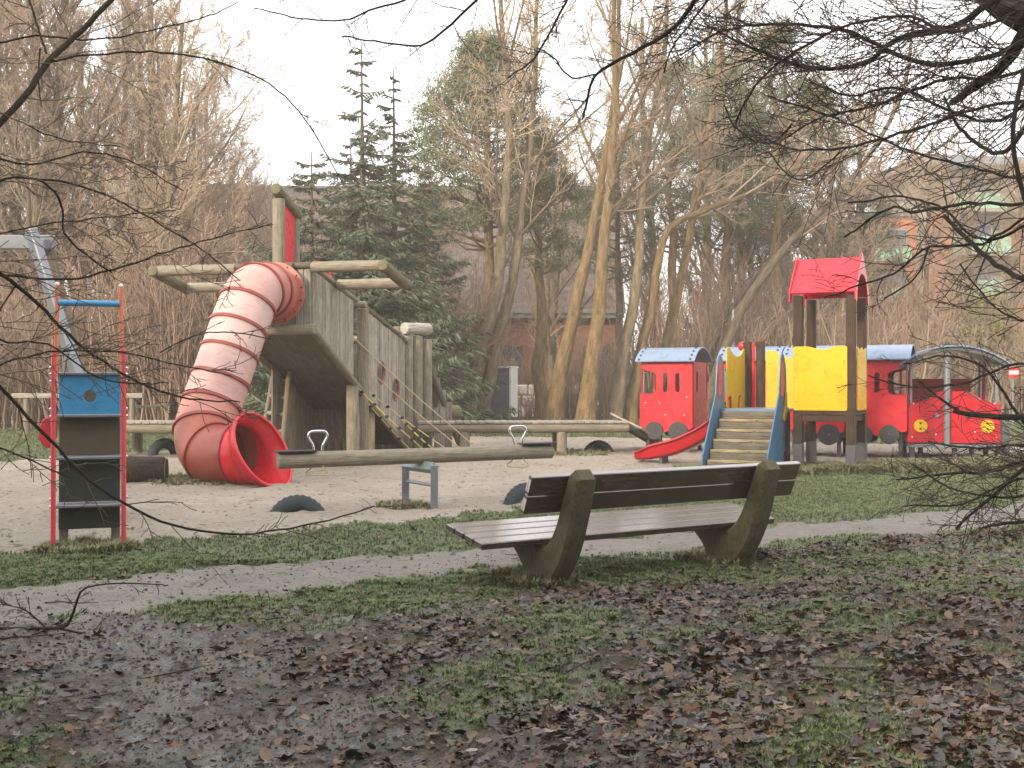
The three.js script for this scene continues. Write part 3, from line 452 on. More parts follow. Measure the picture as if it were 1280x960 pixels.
// ---------------------------------------------------------------- spiral tube slide
{
  const g0 = at(262, 600, 15.7), t = thing('tube_slide', 'faded red plastic tube slide with flared mouth coming out of the wooden tail', 'tube slide', [g0.x, 0, g0.z]);
  const pts = [[344, 367, 17.42], [330, 363, 17.0], [316, 368, 16.62], [304, 394, 16.4], [291, 430, 16.2], [278, 468, 16.02], [265, 505, 15.85], [256, 538, 15.6], [261, 562, 15.4], [279, 570, 15.15]].map((p) => at(...p).sub(t.position)); pts.push(pts[pts.length - 1].clone().add(V(0.28, 0.03, 0.1)));
  const curve = new THREE.CatmullRomCurve3(pts, false, 'centripetal'), RR = 0.415;
  const cuts = [0, 0.085, 0.165, 0.255, 0.355, 0.455, 0.555, 0.655, 0.75, 0.87, 1];
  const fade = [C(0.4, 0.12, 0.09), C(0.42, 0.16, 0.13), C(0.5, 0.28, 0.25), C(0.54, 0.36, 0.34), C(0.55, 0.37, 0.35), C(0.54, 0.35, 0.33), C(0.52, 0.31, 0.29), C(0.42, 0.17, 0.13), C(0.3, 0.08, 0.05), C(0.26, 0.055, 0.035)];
  const dirt = std(C(1, 1, 1), 0.4);
  const ringMat = plastic(C(0.24, 0.035, 0.024), 0.5), sub = (a, b) => { const c = new THREE.CatmullRomCurve3(Array.from({ length: 9 }, (_, k) => curve.getPointAt(lerp(a, b, k / 8)))); return c; };
  for (let k = 0; k < cuts.length - 1; k++) {
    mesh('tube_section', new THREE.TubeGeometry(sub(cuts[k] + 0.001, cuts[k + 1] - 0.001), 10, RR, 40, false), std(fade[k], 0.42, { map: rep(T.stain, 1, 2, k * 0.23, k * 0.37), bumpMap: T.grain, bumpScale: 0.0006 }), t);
    const p = curve.getPointAt(cuts[k]), d = curve.getTangentAt(cuts[k]);
    const o = mesh('flange_ring', new THREE.CylinderGeometry(RR + 0.028, RR + 0.028, 0.045, 40, 1, true), ringMat, t); o.position.copy(p); o.quaternion.setFromUnitVectors(V(0, 1, 0), d);
    const o2 = new THREE.RingGeometry(RR - 0.02, RR + 0.028, 40), a = mesh('flange_face', o2, ringMat, o); a.rotation.x = Math.PI / 2; a.position.y = 0.0225; const b = mesh('flange_face', o2, ringMat, o); b.rotation.x = Math.PI / 2; b.position.y = -0.0225;
    if (k === 0) { const pl = mesh('wall_flange', new THREE.CylinderGeometry(0.49, 0.49, 0.03, 44), M.orangeRail, t); pl.material = plastic(C(0.42, 0.12, 0.09), 0.5); pl.position.copy(p).addScaledVector(d, 0.02); pl.quaternion.copy(o.quaternion);
      for (let q = 0; q < 14; q++) { const bl = mesh('flange_bolt', new THREE.SphereGeometry(0.016, 6, 5), M.black, pl); bl.position.set(Math.cos(q / 14 * 6.283) * 0.455, 0.016, Math.sin(q / 14 * 6.283) * 0.455); } }
  }
  // flared mouth
  const p = curve.getPointAt(0.99), d = V(0.9, 0.06, 0.42).normalize();
  const up = V(0, 1, 0).addScaledVector(d, -d.y).normalize(), side = d.clone().cross(up), NA = 56, NU = 12;
  const flare = (inset) => (u, a) => { const v = Math.sin(a), w = 0.5 + 0.5 * v, len = lerp(0.66, 0.2, w), k = Math.pow(smooth(0.25, 1, u), 1.4), r = 0.425 - inset + k * lerp(0.05, 0.14, w); return p.clone().addScaledVector(d, -0.02 + len * u).addScaledVector(side, Math.cos(a) * r).addScaledVector(up, v * r); };
  const shell = (f) => { const pos = [], uv = [], idx = []; for (let i = 0; i <= NU; i++) for (let k = 0; k <= NA; k++) { const v = f(i / NU, k / NA * Math.PI * 2); pos.push(v.x, v.y, v.z); uv.push(k / NA * 3, i / NU); if (i && k) { const e = i * (NA + 1) + k, o = e - NA - 1; idx.push(o - 1, o, e, o - 1, e, e - 1); } } const q = new THREE.BufferGeometry(); q.setAttribute('position', new THREE.Float32BufferAttribute(pos, 3)); q.setAttribute('uv', new THREE.Float32BufferAttribute(uv, 2)); q.setIndex(idx); q.computeVertexNormals(); return q; };
  const mouth = mesh('slide_mouth', mergeGeometries([shell(flare(0)), shell(flare(0.022))]), M.red, t);
  tube('mouth_rim', Array.from({ length: 40 }, (_, k) => flare(0.01)(1, k / 40 * Math.PI * 2)), 0.024, M.red, t, 120, 8, true);
  { const o = mesh('flange_ring', new THREE.TorusGeometry(0.428, 0.022, 8, 44), ringMat, t); o.position.copy(p); o.quaternion.setFromUnitVectors(V(0, 0, 1), d); }
  bar('support', at(262, 575, 15.55).sub(t.position), V(at(262, 575, 15.55).x - t.position.x, -0.15, -15.55 - t.position.z), 0.08, 0.08, ringMat, t);
}
// ---------------------------------------------------------------- roofed play tower with stairs and slide
{
  const t = thing('play_tower', 'play tower with red roof, yellow panels, blue stair and red slide', 'play tower', [4.47, 0, -17.4], R(-28));
  const SP = 0.8, PH = 2.72;
  for (const x of [0, SP]) for (const z of [0, -0.86]) { box('post', 0.135, PH + 0.1, 0.135, [x, PH / 2 - 0.05, z], M.darkwood[x ? 1 : 0], t, null, 0.012); box('post_shoe', 0.142, 0.42, 0.142, [x, 0.21, z], M.steelDark, t, null, 0.006); }
  // front and side panels with wavy tops
  const wavy = (w, y0, y1, kind) => { const s = new THREE.Shape(), r = 0.035; s.moveTo(r, y0); s.lineTo(w - r, y0); s.quadraticCurveTo(w, y0, w, y0 + r); s.lineTo(w, y1 - r); s.quadraticCurveTo(w, y1, w - r, y1);
    if (kind === 'front') { s.lineTo(w * 0.82, y1); s.bezierCurveTo(w * 0.7, y1, w * 0.68, y1 - 0.06, w * 0.55, y1 - 0.05); s.bezierCurveTo(w * 0.42, y1 - 0.04, w * 0.35, y1, w * 0.22, y1); }
    else if (kind === 'dip') { s.lineTo(w * 0.9, y1 - 0.02); s.bezierCurveTo(w * 0.8, y1 - 0.16, w * 0.4, y1 - 0.2, w * 0.16, y1); }
    else { s.lineTo(w * 0.7, y1 - 0.05); s.lineTo(w * 0.5, y1); s.lineTo(w * 0.3, y1 - 0.05); }
    s.lineTo(r, y1); s.quadraticCurveTo(0, y1, 0, y1 - r); s.lineTo(0, y0 + r); s.quadraticCurveTo(0, y0, r, y0); return extrude(s, 0.02, 0.004, 10); };
  const bolts = (o, w, y0, y1) => { for (const [x, y] of [[0.05, y0 + 0.15], [w - 0.05, y0 + 0.15], [0.05, y1 - 0.22], [w - 0.05, y1 - 0.22]]) { const b = mesh('bolt_cap', new THREE.SphereGeometry(0.016, 8, 6), M.yellowPale, o); b.position.set(x, y, 0.02); } };
  const fp = mesh('front_panel', wavy(SP + 0.02, 0.94, 1.93, 'front'), M.yellow, t); fp.position.set(-0.06, 0, 0.072); bolts(fp, SP + 0.02, 0.94, 1.93);
  const sp = mesh('side_panel', wavy(0.7, 0.94, 1.92, 'side'), M.yellow, t); sp.position.set(SP + 0.07, 0, -0.06); sp.rotation.y = Math.PI / 2; 
  box('floor', SP + 0.13, 0.06, 1.0, [SP / 2, 0.905, -0.43], M.darkwood[1], t); box('floor_beam', SP - 0.135, 0.12, 0.05, [SP / 2, 0.83, 0.03], M.darkwood[1], t); box('floor_beam', 0.05, 0.12, 0.72, [SP, 0.83, -0.43], M.darkwood[1], t);
  // roof: two slopes with scalloped gable boards
  const rx0 = -0.1, rx1 = SP + 0.07, ridge = 3.3, eave = 2.74, half = 0.53, rz = -0.43;
  for (const s of [1, -1]) { const o = mesh('roof_slope', hexa([V(rx0, eave, rz + s * half), V(rx1, eave, rz + s * half), V(rx1, ridge, rz), V(rx0, ridge, rz), V(rx0, eave + 0.02, rz + s * (half + 0.02)), V(rx1, eave + 0.02, rz + s * (half + 0.02)), V(rx1, ridge + 0.03, rz + s * 0.004), V(rx0, ridge + 0.03, rz + s * 0.004)], 0), M.redRoof, t); }
  const gable = new THREE.Shape(); gable.moveTo(-0.55, 2.64); gable.lineTo(-0.55, 2.8); gable.lineTo(-0.06, 3.36); gable.quadraticCurveTo(0, 3.42, 0.06, 3.36); gable.lineTo(0.55, 2.8); gable.lineTo(0.55, 2.64); gable.quadraticCurveTo(0.48, 2.56, 0.42, 2.64); gable.bezierCurveTo(0.42, 3.2, -0.42, 3.2, -0.42, 2.64); gable.quadraticCurveTo(-0.48, 2.56, -0.55, 2.64);
  for (const x of [rx0 - 0.022, rx1 + 0.002]) { const o = mesh('gable_board', extrude(gable, 0.02, 0.004, 12), M.redRoof, t); o.rotation.y = Math.PI / 2; o.position.set(x, 0, rz); }
  // stair landing
  const X0 = -1.25, X1 = -0.26, ZB = -1.3;
  box('landing', X1 - X0, 0.05, 1.25, [(X0 + X1) / 2, 0.93, -0.64], M.roofBlue, t); box('landing_edge', X1 - X0 - 0.02, 0.1, 0.03, [(X0 + X1) / 2, 0.865, 0.0], M.riser, t);
  for (const x of [X0 + 0.06, X0 + 0.28]) { box('back_post', 0.135, 2.15, 0.135, [x, 1.0, ZB - 0.03], M.darkwood[x > X0 + 0.1 ? 1 : 0], t, null, 0.012); }
  box('red_strip', 0.05, 1.1, 0.03, [X0 + 0.17, 1.5, ZB + 0.01], M.red, t); mesh('post_knob', new THREE.SphereGeometry(0.085, 16, 12), M.red, t).position.set(X0 - 0.03, 2.0, ZB - 0.05);
  const lp = mesh('rail_panel', wavy(0.92, 0.95, 1.95, 'dip'), M.yellowPale, t); lp.rotation.y = Math.PI / 2; lp.position.set(X0 + 0.0, 0, -0.28); lp.rotation.y = Math.PI / 2 * 0.98;
  const bp = mesh('rail_panel', wavy(0.92, 0.9, 1.92, 'dip'), M.yellowPale, t); bp.position.set(X0 + 0.38, 0, ZB - 0.02); bolts(bp, 0.92, 0.9, 1.92);
  box('landing_post', 0.135, 1.0, 0.135, [X0 + 0.1, 0.4, -0.9], M.darkwood[0], t); box('landing_post', 0.135, 1.0, 0.135, [X1, 0.4, -0.2], M.darkwood[0], t);
  // stair: six treads between cut-out cheeks
  const N = 6, run = 0.15, rise = 0.155;
  for (let k = 0; k < N; k++) { const y = 0.93 - (k + 1) * rise + 0.0, z = 0.05 + k * run + 0.06; if (y < 0) break; box('tread', X1 - X0 - 0.06, 0.04, 0.17, [(X0 + X1) / 2, y, z], M.tread, t); box('riser', X1 - X0 - 0.06, rise - 0.05, 0.02, [(X0 + X1) / 2, y + rise / 2 + 0.0, z - 0.07], M.riser, t); }
  const cheek = new THREE.Shape(); cheek.moveTo(-0.05, 0.28); cheek.lineTo(-0.4, 0.3); cheek.lineTo(-0.42, 0.92); cheek.lineTo(-0.2, 1.02); cheek.bezierCurveTo(-0.24, 1.5, -0.14, 1.82, 0.03, 1.83); cheek.bezierCurveTo(0.18, 1.8, 0.2, 1.5, 0.24, 1.2); cheek.lineTo(0.9, 0.25); cheek.lineTo(0.92, 0.02); cheek.lineTo(0.66, 0.02); cheek.quadraticCurveTo(0.66, 0.18, 0.56, 0.18); cheek.quadraticCurveTo(0.46, 0.17, 0.46, 0.02); cheek.lineTo(-0.02, 0.02);
  const face = new THREE.Shape(); face.moveTo(-0.0, 1.16); face.bezierCurveTo(-0.1, 1.3, -0.02, 1.7, 0.05, 1.72); face.bezierCurveTo(0.18, 1.7, 0.14, 1.3, 0.16, 1.16);
  const curl = new THREE.Shape(); curl.moveTo(-0.1, 1.24); curl.bezierCurveTo(-0.14, 1.22, -0.17, 1.1, -0.12, 0.9); curl.bezierCurveTo(-0.05, 0.7, 0.1, 0.74, 0.06, 0.86); curl.bezierCurveTo(0, 0.9, -0.05, 1.0, -0.06, 1.2);
  for (const x of [X0 - 0.02, X1]) { const o = mesh('stair_cheek', extrude(cheek, 0.022, 0.004, 12), M.blue, t); o.rotation.y = -Math.PI / 2; o.position.set(x + 0.022, 0, 0.0);
    const f = mesh('cheek_inlay', extrude(face, 0.008, 0.002, 12), x < X1 ? M.redRail : M.orange, o); f.position.set(0, 0, -0.009); const f2 = mesh('cheek_inlay', f.geometry, f.material, o); f2.position.set(0, 0, 0.0235);
    if (x === X1) { const c = mesh('cheek_curl', extrude(curl, 0.022, 0.004, 12), M.yellowPale, o); c.position.set(-0.02, 0, -0.024); } }
  // slide off the side of the landing
  const prof = [[-0.3, 0.24], [-0.27, 0.27], [-0.24, 0.24], [-0.22, 0.06], [-0.15, 0], [0.15, 0], [0.22, 0.06], [0.24, 0.24], [0.27, 0.27], [0.3, 0.24]], cc = new THREE.CatmullRomCurve3([V(X0 + 0.06, 0.9, 0), V(X0 - 0.08, 0.76, 0), V(X0 - 0.35, 0.47, 0), V(X0 - 0.9, 0.18, 0), V(X0 - 1.4, 0.06, 0), V(X0 - 1.65, 0.05, 0)]).getPoints(28), pos = [], idx = [];
  cc.forEach((q, i) => { const h = 1 - 0.45 * smooth(20, 28, i); prof.forEach(([z, y]) => pos.push(q.x, q.y + y * h, z - 0.62)); if (i) for (let k = 0; k < prof.length - 1; k++) { const a = (i - 1) * prof.length + k, b = a + prof.length; idx.push(a, b, a + 1, b, b + 1, a + 1); } });
  const sg = new THREE.BufferGeometry(); sg.setAttribute('position', new THREE.Float32BufferAttribute(pos, 3)); sg.setIndex(idx); sg.computeVertexNormals(); mesh('slide_chute', sg, M.red, t);
  box('slide_foot', 0.06, 0.2, 0.3, [X0 - 1.2, 0.0, -0.62], M.steelDark, t);
}
// ---------------------------------------------------------------- play train
{
  const phi = R(-24), origin = [2.525, -22], along = (s) => [origin[0] + s * Math.cos(phi), 0, origin[1] - s * Math.sin(phi)];
  const L = 1.06, D = 1.15, boltGeo = new THREE.SphereGeometry(0.015, 6, 5);
  const t = thing('train_wagon', '', 'play train', along(0), phi, 'wagons of the red play train');
  const side = new THREE.Shape(); side.moveTo(0, 0.5); side.lineTo(0, 1.14); side.lineTo(0.02, 1.16); side.lineTo(0.26, 1.16); side.quadraticCurveTo(0.33, 1.18, 0.33, 1.28); side.lineTo(0.33, 1.5); side.bezierCurveTo(0.33, 1.62, 0.16, 1.56, 0.03, 1.66); side.lineTo(0.03, 1.78); side.lineTo(L, 1.78); side.lineTo(L, 0.5); side.lineTo(0.98, 0.44); side.quadraticCurveTo(0.8, 0.72, 0.6, 0.44); side.lineTo(0.5, 0.4); side.quadraticCurveTo(0.32, 0.7, 0.1, 0.48);
  side.holes.push(roundedHole(0.47, 1.19, 0.56, 1.56, 0.044), roundedHole(0.72, 1.19, 0.81, 1.56, 0.044));
  const sg = extrude(side, 0.022, 0.004, 8);
  for (const z of [0, -D]) { const p = mesh('side_panel', sg, M.redTrain, t); p.position.z = z - 0.011; for (const [x, y] of [[0.12, 0.98], [0.4, 0.98], [0.52, 0.75], [0.9, 0.75], [0.95, 1.1]]) { const b = mesh('bolt', boltGeo, M.white, p); b.position.set(x, y, 0.024); } }
  for (const x of [0.01, L - 0.01]) { const e = poly([[-0.5, 0.5], [0.5, 0.5], [0.5, 1.78], [-0.5, 1.78]]); e.holes.push(x < 0.5 ? roundedHole(-0.36, 1.16, 0.36, 1.6, 0.08) : roundedHole(-0.3, 1.18, -0.18, 1.6, 0.055)); const o = mesh('end_panel', extrude(e, 0.022, 0.004), M.redTrain, t); o.rotation.y = Math.PI / 2; o.position.set(x - 0.011, 0, -D / 2); }
  tube('corner_pole', [V(0.06, 0.4, -0.05), V(0.06, 1.1, -0.05), V(0.06, 1.8, -0.05)], 0.018, M.chrome, t, 4, 8);
  for (const [x, y, rr] of [[0.3, 0.44, 0.175], [0.78, 0.42, 0.195]]) for (const z of [0.03, -D - 0.03]) { const w = mesh('wheel', new THREE.CylinderGeometry(rr, rr, 0.03, 32), M.rubberWheel, t); w.rotation.x = Math.PI / 2; w.position.set(x, y, z); const h = mesh('hub', new THREE.SphereGeometry(0.02, 8, 6), M.steelDark, w); h.position.y = z > -0.5 ? 0.016 : -0.016; }
  for (const [x, z] of [[0.12, -0.15], [0.94, -0.15], [0.12, -1.0], [0.94, -1.0]]) box('foot', 0.07, 0.62, 0.07, [x, 0.25, z], M.steelDark, t);
  box('floor', L - 0.06, 0.04, D - 0.06, [L / 2, 0.52, -D / 2], M.steelDark, t); box('coupling_bench', 0.3, 0.16, 0.5, [L + 0.16, 0.42, -D / 2], M.steel, t);
  const arch = (w, h, th) => { const s = new THREE.Shape(), n = 14, a = []; for (let k = 0; k <= n; k++) { const u = -1 + 2 * k / n; a.push([u * w, h * (1 - Math.abs(u) ** 2.2)]); } a.forEach(([x, y], i) => (i ? s.lineTo(x, y + th) : s.moveTo(x, y + th))); a.reverse().forEach(([x, y]) => s.lineTo(x, y)); return s; };
  const ro = mesh('roof', extrude(arch(D / 2 + 0.12, 0.27, 0.022), L + 0.14, 0.003), M.roofBlue, t); ro.rotation.y = Math.PI / 2; ro.position.set(-0.07, 1.785, -D / 2);
  for (const x of [0.08, L + 0.05]) for (const u of [0.96, 0.8, 0.6, 0.35]) { const b = mesh('roof_rivet', new THREE.SphereGeometry(0.024, 8, 6), M.black, ro); b.position.set(-u * (D / 2 + 0.12), 0.27 * (1 - u ** 2.2) + 0.02, x); }
  t.userData.label = 'red play train wagon at the tail, beside the boardwalk ramp';
  copy(t, along(1.62), phi, 'red play train wagon mostly hidden behind the blue stair');
  const w3 = copy(t, along(2.84), phi, 'red play train wagon seen between the posts under the yellow panel');
  const q = along(3.92 + L), n = V(-Math.sin(-phi), 0, -Math.cos(-phi));
  const c = Math.cos(phi), sn = Math.sin(phi); copy(t, [q[0] + D * sn * -1, 0, q[2] - D * c], phi + Math.PI, 'red play train wagon next to the train car with yellow lamps');
  // lead car with arched roof and yellow lamps, facing the lawn
  const cpos = at(1192, 0, 19.9), e = thing('train_engine', 'red play train car with arched open roof and two yellow round lamps', 'play train', [cpos.x, 0, cpos.z], R(-14));
  const W = 0.77, front = new THREE.Shape(); front.moveTo(-W, 0.3); front.lineTo(-W, 0.98); front.quadraticCurveTo(-W + 0.04, 1.02, -W + 0.12, 1.02); front.bezierCurveTo(-0.45, 1.02, -0.45, 1.16, -0.2, 1.22); front.lineTo(0.2, 1.22); front.bezierCurveTo(0.45, 1.18, 0.45, 1.02, W - 0.12, 1.02); front.quadraticCurveTo(W - 0.04, 1.02, W, 0.98); front.lineTo(W, 0.3);
  const fg = extrude(front, 0.025, 0.005, 10), fpn = mesh('front_panel', fg, M.redTrain, e); const bpn = mesh('back_panel', fg, M.redTrain, e); bpn.position.z = -1.9;
  for (const s of [-1, 1]) { const lamp = mesh('lamp_disc', new THREE.CylinderGeometry(0.115, 0.115, 0.025, 32), M.yellow, e); lamp.rotation.x = Math.PI / 2; lamp.position.set(s * 0.56, 0.6, 0.036); for (const y of [-0.05, 0.05]) { const b = mesh('lamp_hole', new THREE.SphereGeometry(0.022, 8, 6), M.steelDark, lamp); b.position.set(0, 0.012, y); }
    const k = mesh('blue_knob', new THREE.SphereGeometry(0.042, 14, 10), M.roofBlue, e); k.position.set(s * 0.26 - 0.02, 0.78, 0.035);
    const sd = poly([[0, 0.3], [-1.9, 0.3], [-1.9, 1.0], [0, 1.0]]), so = mesh('side_panel', extrude(sd, 0.022, 0.004), M.redTrain, e); so.rotation.y = -Math.PI / 2; so.position.set(s * W + 0.011, 0, 0); so.rotation.y = Math.PI / 2; so.position.z = -1.9 + 1.9; so.scale.x = 1; so.rotation.y = -Math.PI / 2; so.position.z = 0;
    for (const z of [-0.06, -1.84]) { tube('roof_pole', [V(s * (W - 0.05), 0.05, z), V(s * (W - 0.05), 1, z), V(s * (W - 0.05), 1.78, z)], 0.028, M.steel, e, 4, 10); }
    box('door_panel', 0.022, 0.75, 0.3, [s * (W - 0.012), 1.38, -1.6], M.redTrain, e); if (s > 0) box('bumper_post', 0.12, 0.75, 0.12, [0.84, 0.3, 0.1], M.steelDark, e); }
  for (const [x, y] of [[-0.68, 1.0], [0.68, 1.0], [-0.3, 0.45], [0.35, 0.5], [0.7, 0.4], [-0.7, 0.4]]) { const b = mesh('bolt', boltGeo, M.white, e); b.position.set(x, y, 0.028); }
  tube('centre_pole', [V(-0.12, 0.25, 0.07), V(-0.12, 1.0, 0.07), V(-0.12, 1.95, 0.07)], 0.055, M.steel, e, 4, 14);
  const rf = mesh('roof', extrude(arch(W + 0.15, 0.33, 0.03), 2.3, 0.003), M.roofBlue, e); rf.position.set(0, 1.68, -2.1); const rib = mesh('roof_rib', extrude(arch(W + 0.13, 0.31, 0.06), 0.06, 0.004), M.steelDark, e); rib.position.set(0, 1.615, 0.1);
  mesh('roof_cap', new THREE.SphereGeometry(0.06, 12, 8), M.black, e).position.set(-0.12, 2.04, 0.12);
  const sw = mesh('windscreen_bar', chamferBox(0.3, 0.03, 0.03, 0.005), M.chrome, e); sw.position.set(0.32, 1.14, 0.03); sw.rotation.z = -0.6;
  box('floor', 2 * W - 0.05, 0.05, 1.85, [0, 0.27, -0.95], M.steelDark, e); box('seat', 1.1, 0.06, 0.35, [0, 0.75, -1.2], M.redTrain, e); box('seat_back', 1.1, 0.5, 0.03, [0, 1.2, -1.83], M.redTrain, e); box('step_board', 1.6, 0.05, 0.3, [0, 0.25, 0.14], M.steel, e);
  for (const [x, z] of [[-0.55, -0.1], [0.55, -0.1], [-0.55, -1.7], [0.55, -1.7], [0, 0.1], [-0.72, 0.2]]) box('foot', 0.08, 0.32, 0.08, [x, 0.12, z], M.steelDark, e);
}
// ---------------------------------------------------------------- half buried tyres, log block, far rail, cabinet, posts, sign
{
  const g = new THREE.TorusGeometry(0.215, 0.085, 16, 120); { const p = g.attributes.position; for (let i = 0; i < p.count; i++) { const x = p.getX(i), y = p.getY(i), a = Math.atan2(y, x), rr = Math.hypot(x, y), o = smooth(0.25, 0.29, rr) * (Math.abs(Math.round(a / 6.2832 * 60)) % 2 ? 0.007 : 0); p.setXY(i, x + Math.cos(a) * o, y + Math.sin(a) * o); } g.computeVertexNormals(); }
  const tyre = (px, py, d, turn, y, s, label) => { const p = at(px, py, d), o = mesh('buried_tyre', g, M.tyre, scene); o.position.set(p.x, y, -d); o.rotation.y = turn; o.scale.setScalar(s); tag(o, label, 'tyre', 'half buried tyres in the sand'); };
  tyre(372, 640, 11.7, R(8), -0.13, 1.05, 'half buried black tyre in the sand below the seesaw'); tyre(657, 630, 12.6, R(35), -0.07, 1.0, 'half buried tyre poking out behind the bench backrest'); tyre(205, 553, 20.9, R(50), 0.0, 1.1, 'half buried dark tyre under the shorter boardwalk wing'); tyre(748, 555, 22.2, R(15), -0.1, 1.1, 'half buried dark tyre under the longer boardwalk wing');
  const p = at(182, 600, 15.2), b = thing('log_block', 'short dark rough log lying on the sand behind the slide ladder', 'log', [p.x, 0, p.z], R(8));
  log('trunk_piece', V(-0.29, 0.17, 0), V(0.27, 0.17, 0), 0.2, std(C(0.09, 0.065, 0.05), 0.95, { map: T.bark, bumpMap: T.barkBump, bumpScale: 0.05 }), b, 0.19, 18);
  const cut = mesh('cut_face', new THREE.CylinderGeometry(0.165, 0.165, 0.012, 18), M.under, b); cut.rotation.z = Math.PI / 2; cut.position.set(0.274, 0.17, 0);
  const st = at(452, 560, 21), sb = thing('log_stump', 'small pale cut stump standing beneath the aeroplane fuselage', 'stump', [st.x, 0, st.z]); log('stump_body', V(0, -0.05, 0), V(0, 0.34, 0), 0.19, M.log[1], sb, 0.175);
  const rl = at(98, 495, 29), ra = thing('wooden_rail', 'low grey wooden rail on posts at the far lawn', 'rail', [rl.x, 0, rl.z]); box('rail_board', 3.4, 0.12, 0.2, [0, 1.05, 0], M.grey[2], ra); for (const x of [-1.35, 0.2, 1.4]) log('post', V(x, -0.1, 0), V(x, 1.0, 0), 0.08, M.log[0], ra); box('cross_rail', 2.2, 0.08, 0.06, [1.0, 0.72, -0.5], M.log[1], ra, [0, 0.2, 0.06]);
  const cb = at(627, 500, 35.5), ca = thing('utility_cabinet', 'grey utility cabinet with white edge beside the leaning trunks', 'cabinet', [cb.x, 0, cb.z], R(-24)); box('body', 0.8, 1.5, 0.5, [0, 1.1, 0], M.steel, ca); box('white_edge', 0.06, 1.6, 0.54, [0.42, 1.1, 0.02], M.white, ca); box('lid', 0.92, 0.06, 0.6, [0, 1.88, 0], M.white, ca); box('plinth', 0.7, 0.4, 0.4, [0, 0.18, 0], M.steelDark, ca);
  const lp = at(916, 480, 38), la = thing('white_post', 'slim white lamp post rising behind the train wagons', 'post', [lp.x, 0, lp.z]); log('shaft', V(0, -0.1, 0), V(0, 4.1, 0), 0.06, M.white, la, 0.045); log('cap', V(0, 4.1, 0), V(0, 4.25, 0), 0.08, M.steel, la, 0.05);
  const sg = at(1266, 466, 36), sn = thing('road_sign', 'round red and white road sign beyond the play train', 'sign', [sg.x, 0, sg.z]); log('pole', V(0, -0.1, 0), V(0, 2.1, 0), 0.035, M.steel, sn); const disc = mesh('sign_plate', new THREE.CylinderGeometry(0.19, 0.19, 0.02, 32), M.red, sn); disc.rotation.x = Math.PI / 2; disc.position.set(0, 1.72, 0.05); box('sign_bar', 0.3, 0.12, 0.012, [0, 1.72, 0.068], M.white, sn);
}
// ---------------------------------------------------------------- trees
const barkMat = (c, rx = 2) => std(c, 0.92, { map: rep(T.bark, rx, 1), bumpMap: rep(T.barkBump, rx, 1), bumpScale: 0.03 });
const MT = {
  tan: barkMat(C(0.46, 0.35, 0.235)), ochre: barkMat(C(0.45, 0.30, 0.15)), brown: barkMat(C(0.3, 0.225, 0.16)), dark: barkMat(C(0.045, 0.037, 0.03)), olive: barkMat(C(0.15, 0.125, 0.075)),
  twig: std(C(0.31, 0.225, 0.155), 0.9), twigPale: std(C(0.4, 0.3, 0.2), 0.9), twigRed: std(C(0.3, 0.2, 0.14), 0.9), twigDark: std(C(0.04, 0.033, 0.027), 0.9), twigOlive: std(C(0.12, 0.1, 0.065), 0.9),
  spruce: std(C(0.1, 0.128, 0.075), 0.8), pine: std(C(0.13, 0.15, 0.07), 0.8), pineDark: std(C(0.04, 0.055, 0.035), 0.8), ivy: std(C(0.16, 0.15, 0.035), 0.8),
};
const rdir = (r) => { const z = 2 * r() - 1, a = r() * 6.283, s = Math.sqrt(1 - z * z); return V(s * Math.cos(a), z, s * Math.sin(a)); };
// one branch and what grows from it; thick wood goes to `trunk`, the rest to `crown`
function grow(o, p, dir, len, r0, level) {
  const { r } = o, n = level === 0 ? 8 : level === 1 ? 6 : level === 2 ? 4 : 3, pts = [p.clone()], rad = [r0], d = dir.clone(), step = len / n, end = Math.max(o.minR, r0 * 0.3);
  for (let k = 1; k <= n; k++) {
    d.addScaledVector(rdir(r), o.wobble * (level + 1) * 0.55).addScaledVector(V(0, 1, 0), o.up).normalize();
    pts.push(pts[k - 1].clone().addScaledVector(d, step)); rad.push(lerp(r0, end, k / n));
  }
  (r0 > 0.045 ? o.trunk : o.crown).tube(pts, rad, r0 > 0.1 ? 8 : r0 > 0.03 ? 5 : 3);
  if (level < o.levels) sprout(o, pts, rad, level, len);
}
function sprout(o, pts, rad, level, len, t0 = o.t0[level] ?? 0.2) {
  const { r } = o, count = Math.round((o.count[level] ?? 4) * (0.8 + 0.4 * r())), n = pts.length - 1;
  for (let c = 0; c < count; c++) {
    const t = lerp(t0, 0.98, (c + r()) / count) * n, k = Math.min(n - 1, Math.floor(t)), f = t - k, p = pts[k].clone().lerp(pts[k + 1], f), ax = pts[k + 1].clone().sub(pts[k]).normalize();
    const side = rdir(r).cross(ax).normalize(), a = R((o.angle[level] ?? 40) * (0.7 + 0.6 * r())), dir = ax.multiplyScalar(Math.cos(a)).addScaledVector(side, Math.sin(a)).normalize();
    if (o.flat && level >= 1) dir.y *= 0.6;
    const rr = Math.max(o.minR, lerp(rad[k], rad[k + 1], f) * (0.35 + 0.25 * r())), l = len * (o.ratio[level] ?? 0.5) * (0.6 + 0.7 * r()) * (1 - 0.45 * t / n);
    grow(o, p, dir.normalize(), l, rr, level + 1);
  }
}
function woods(parent, o, mTrunk, mCrown) { const a = mesh('trunk', o.trunk.build(), mTrunk, parent), b = mesh('crown', o.crown.build(), mCrown, parent); return [a, b]; }
const tuning = (seed, more) => ({ r: mulberry(seed), trunk: new Wood(), crown: new Wood(), levels: 4, minR: 0.007, wobble: 0.1, up: 0.06, t0: [0.3, 0.15, 0.1, 0.1], count: [16, 8, 6, 4], angle: [42, 42, 45, 50], ratio: [0.42, 0.45, 0.48, 0.5], ...more });
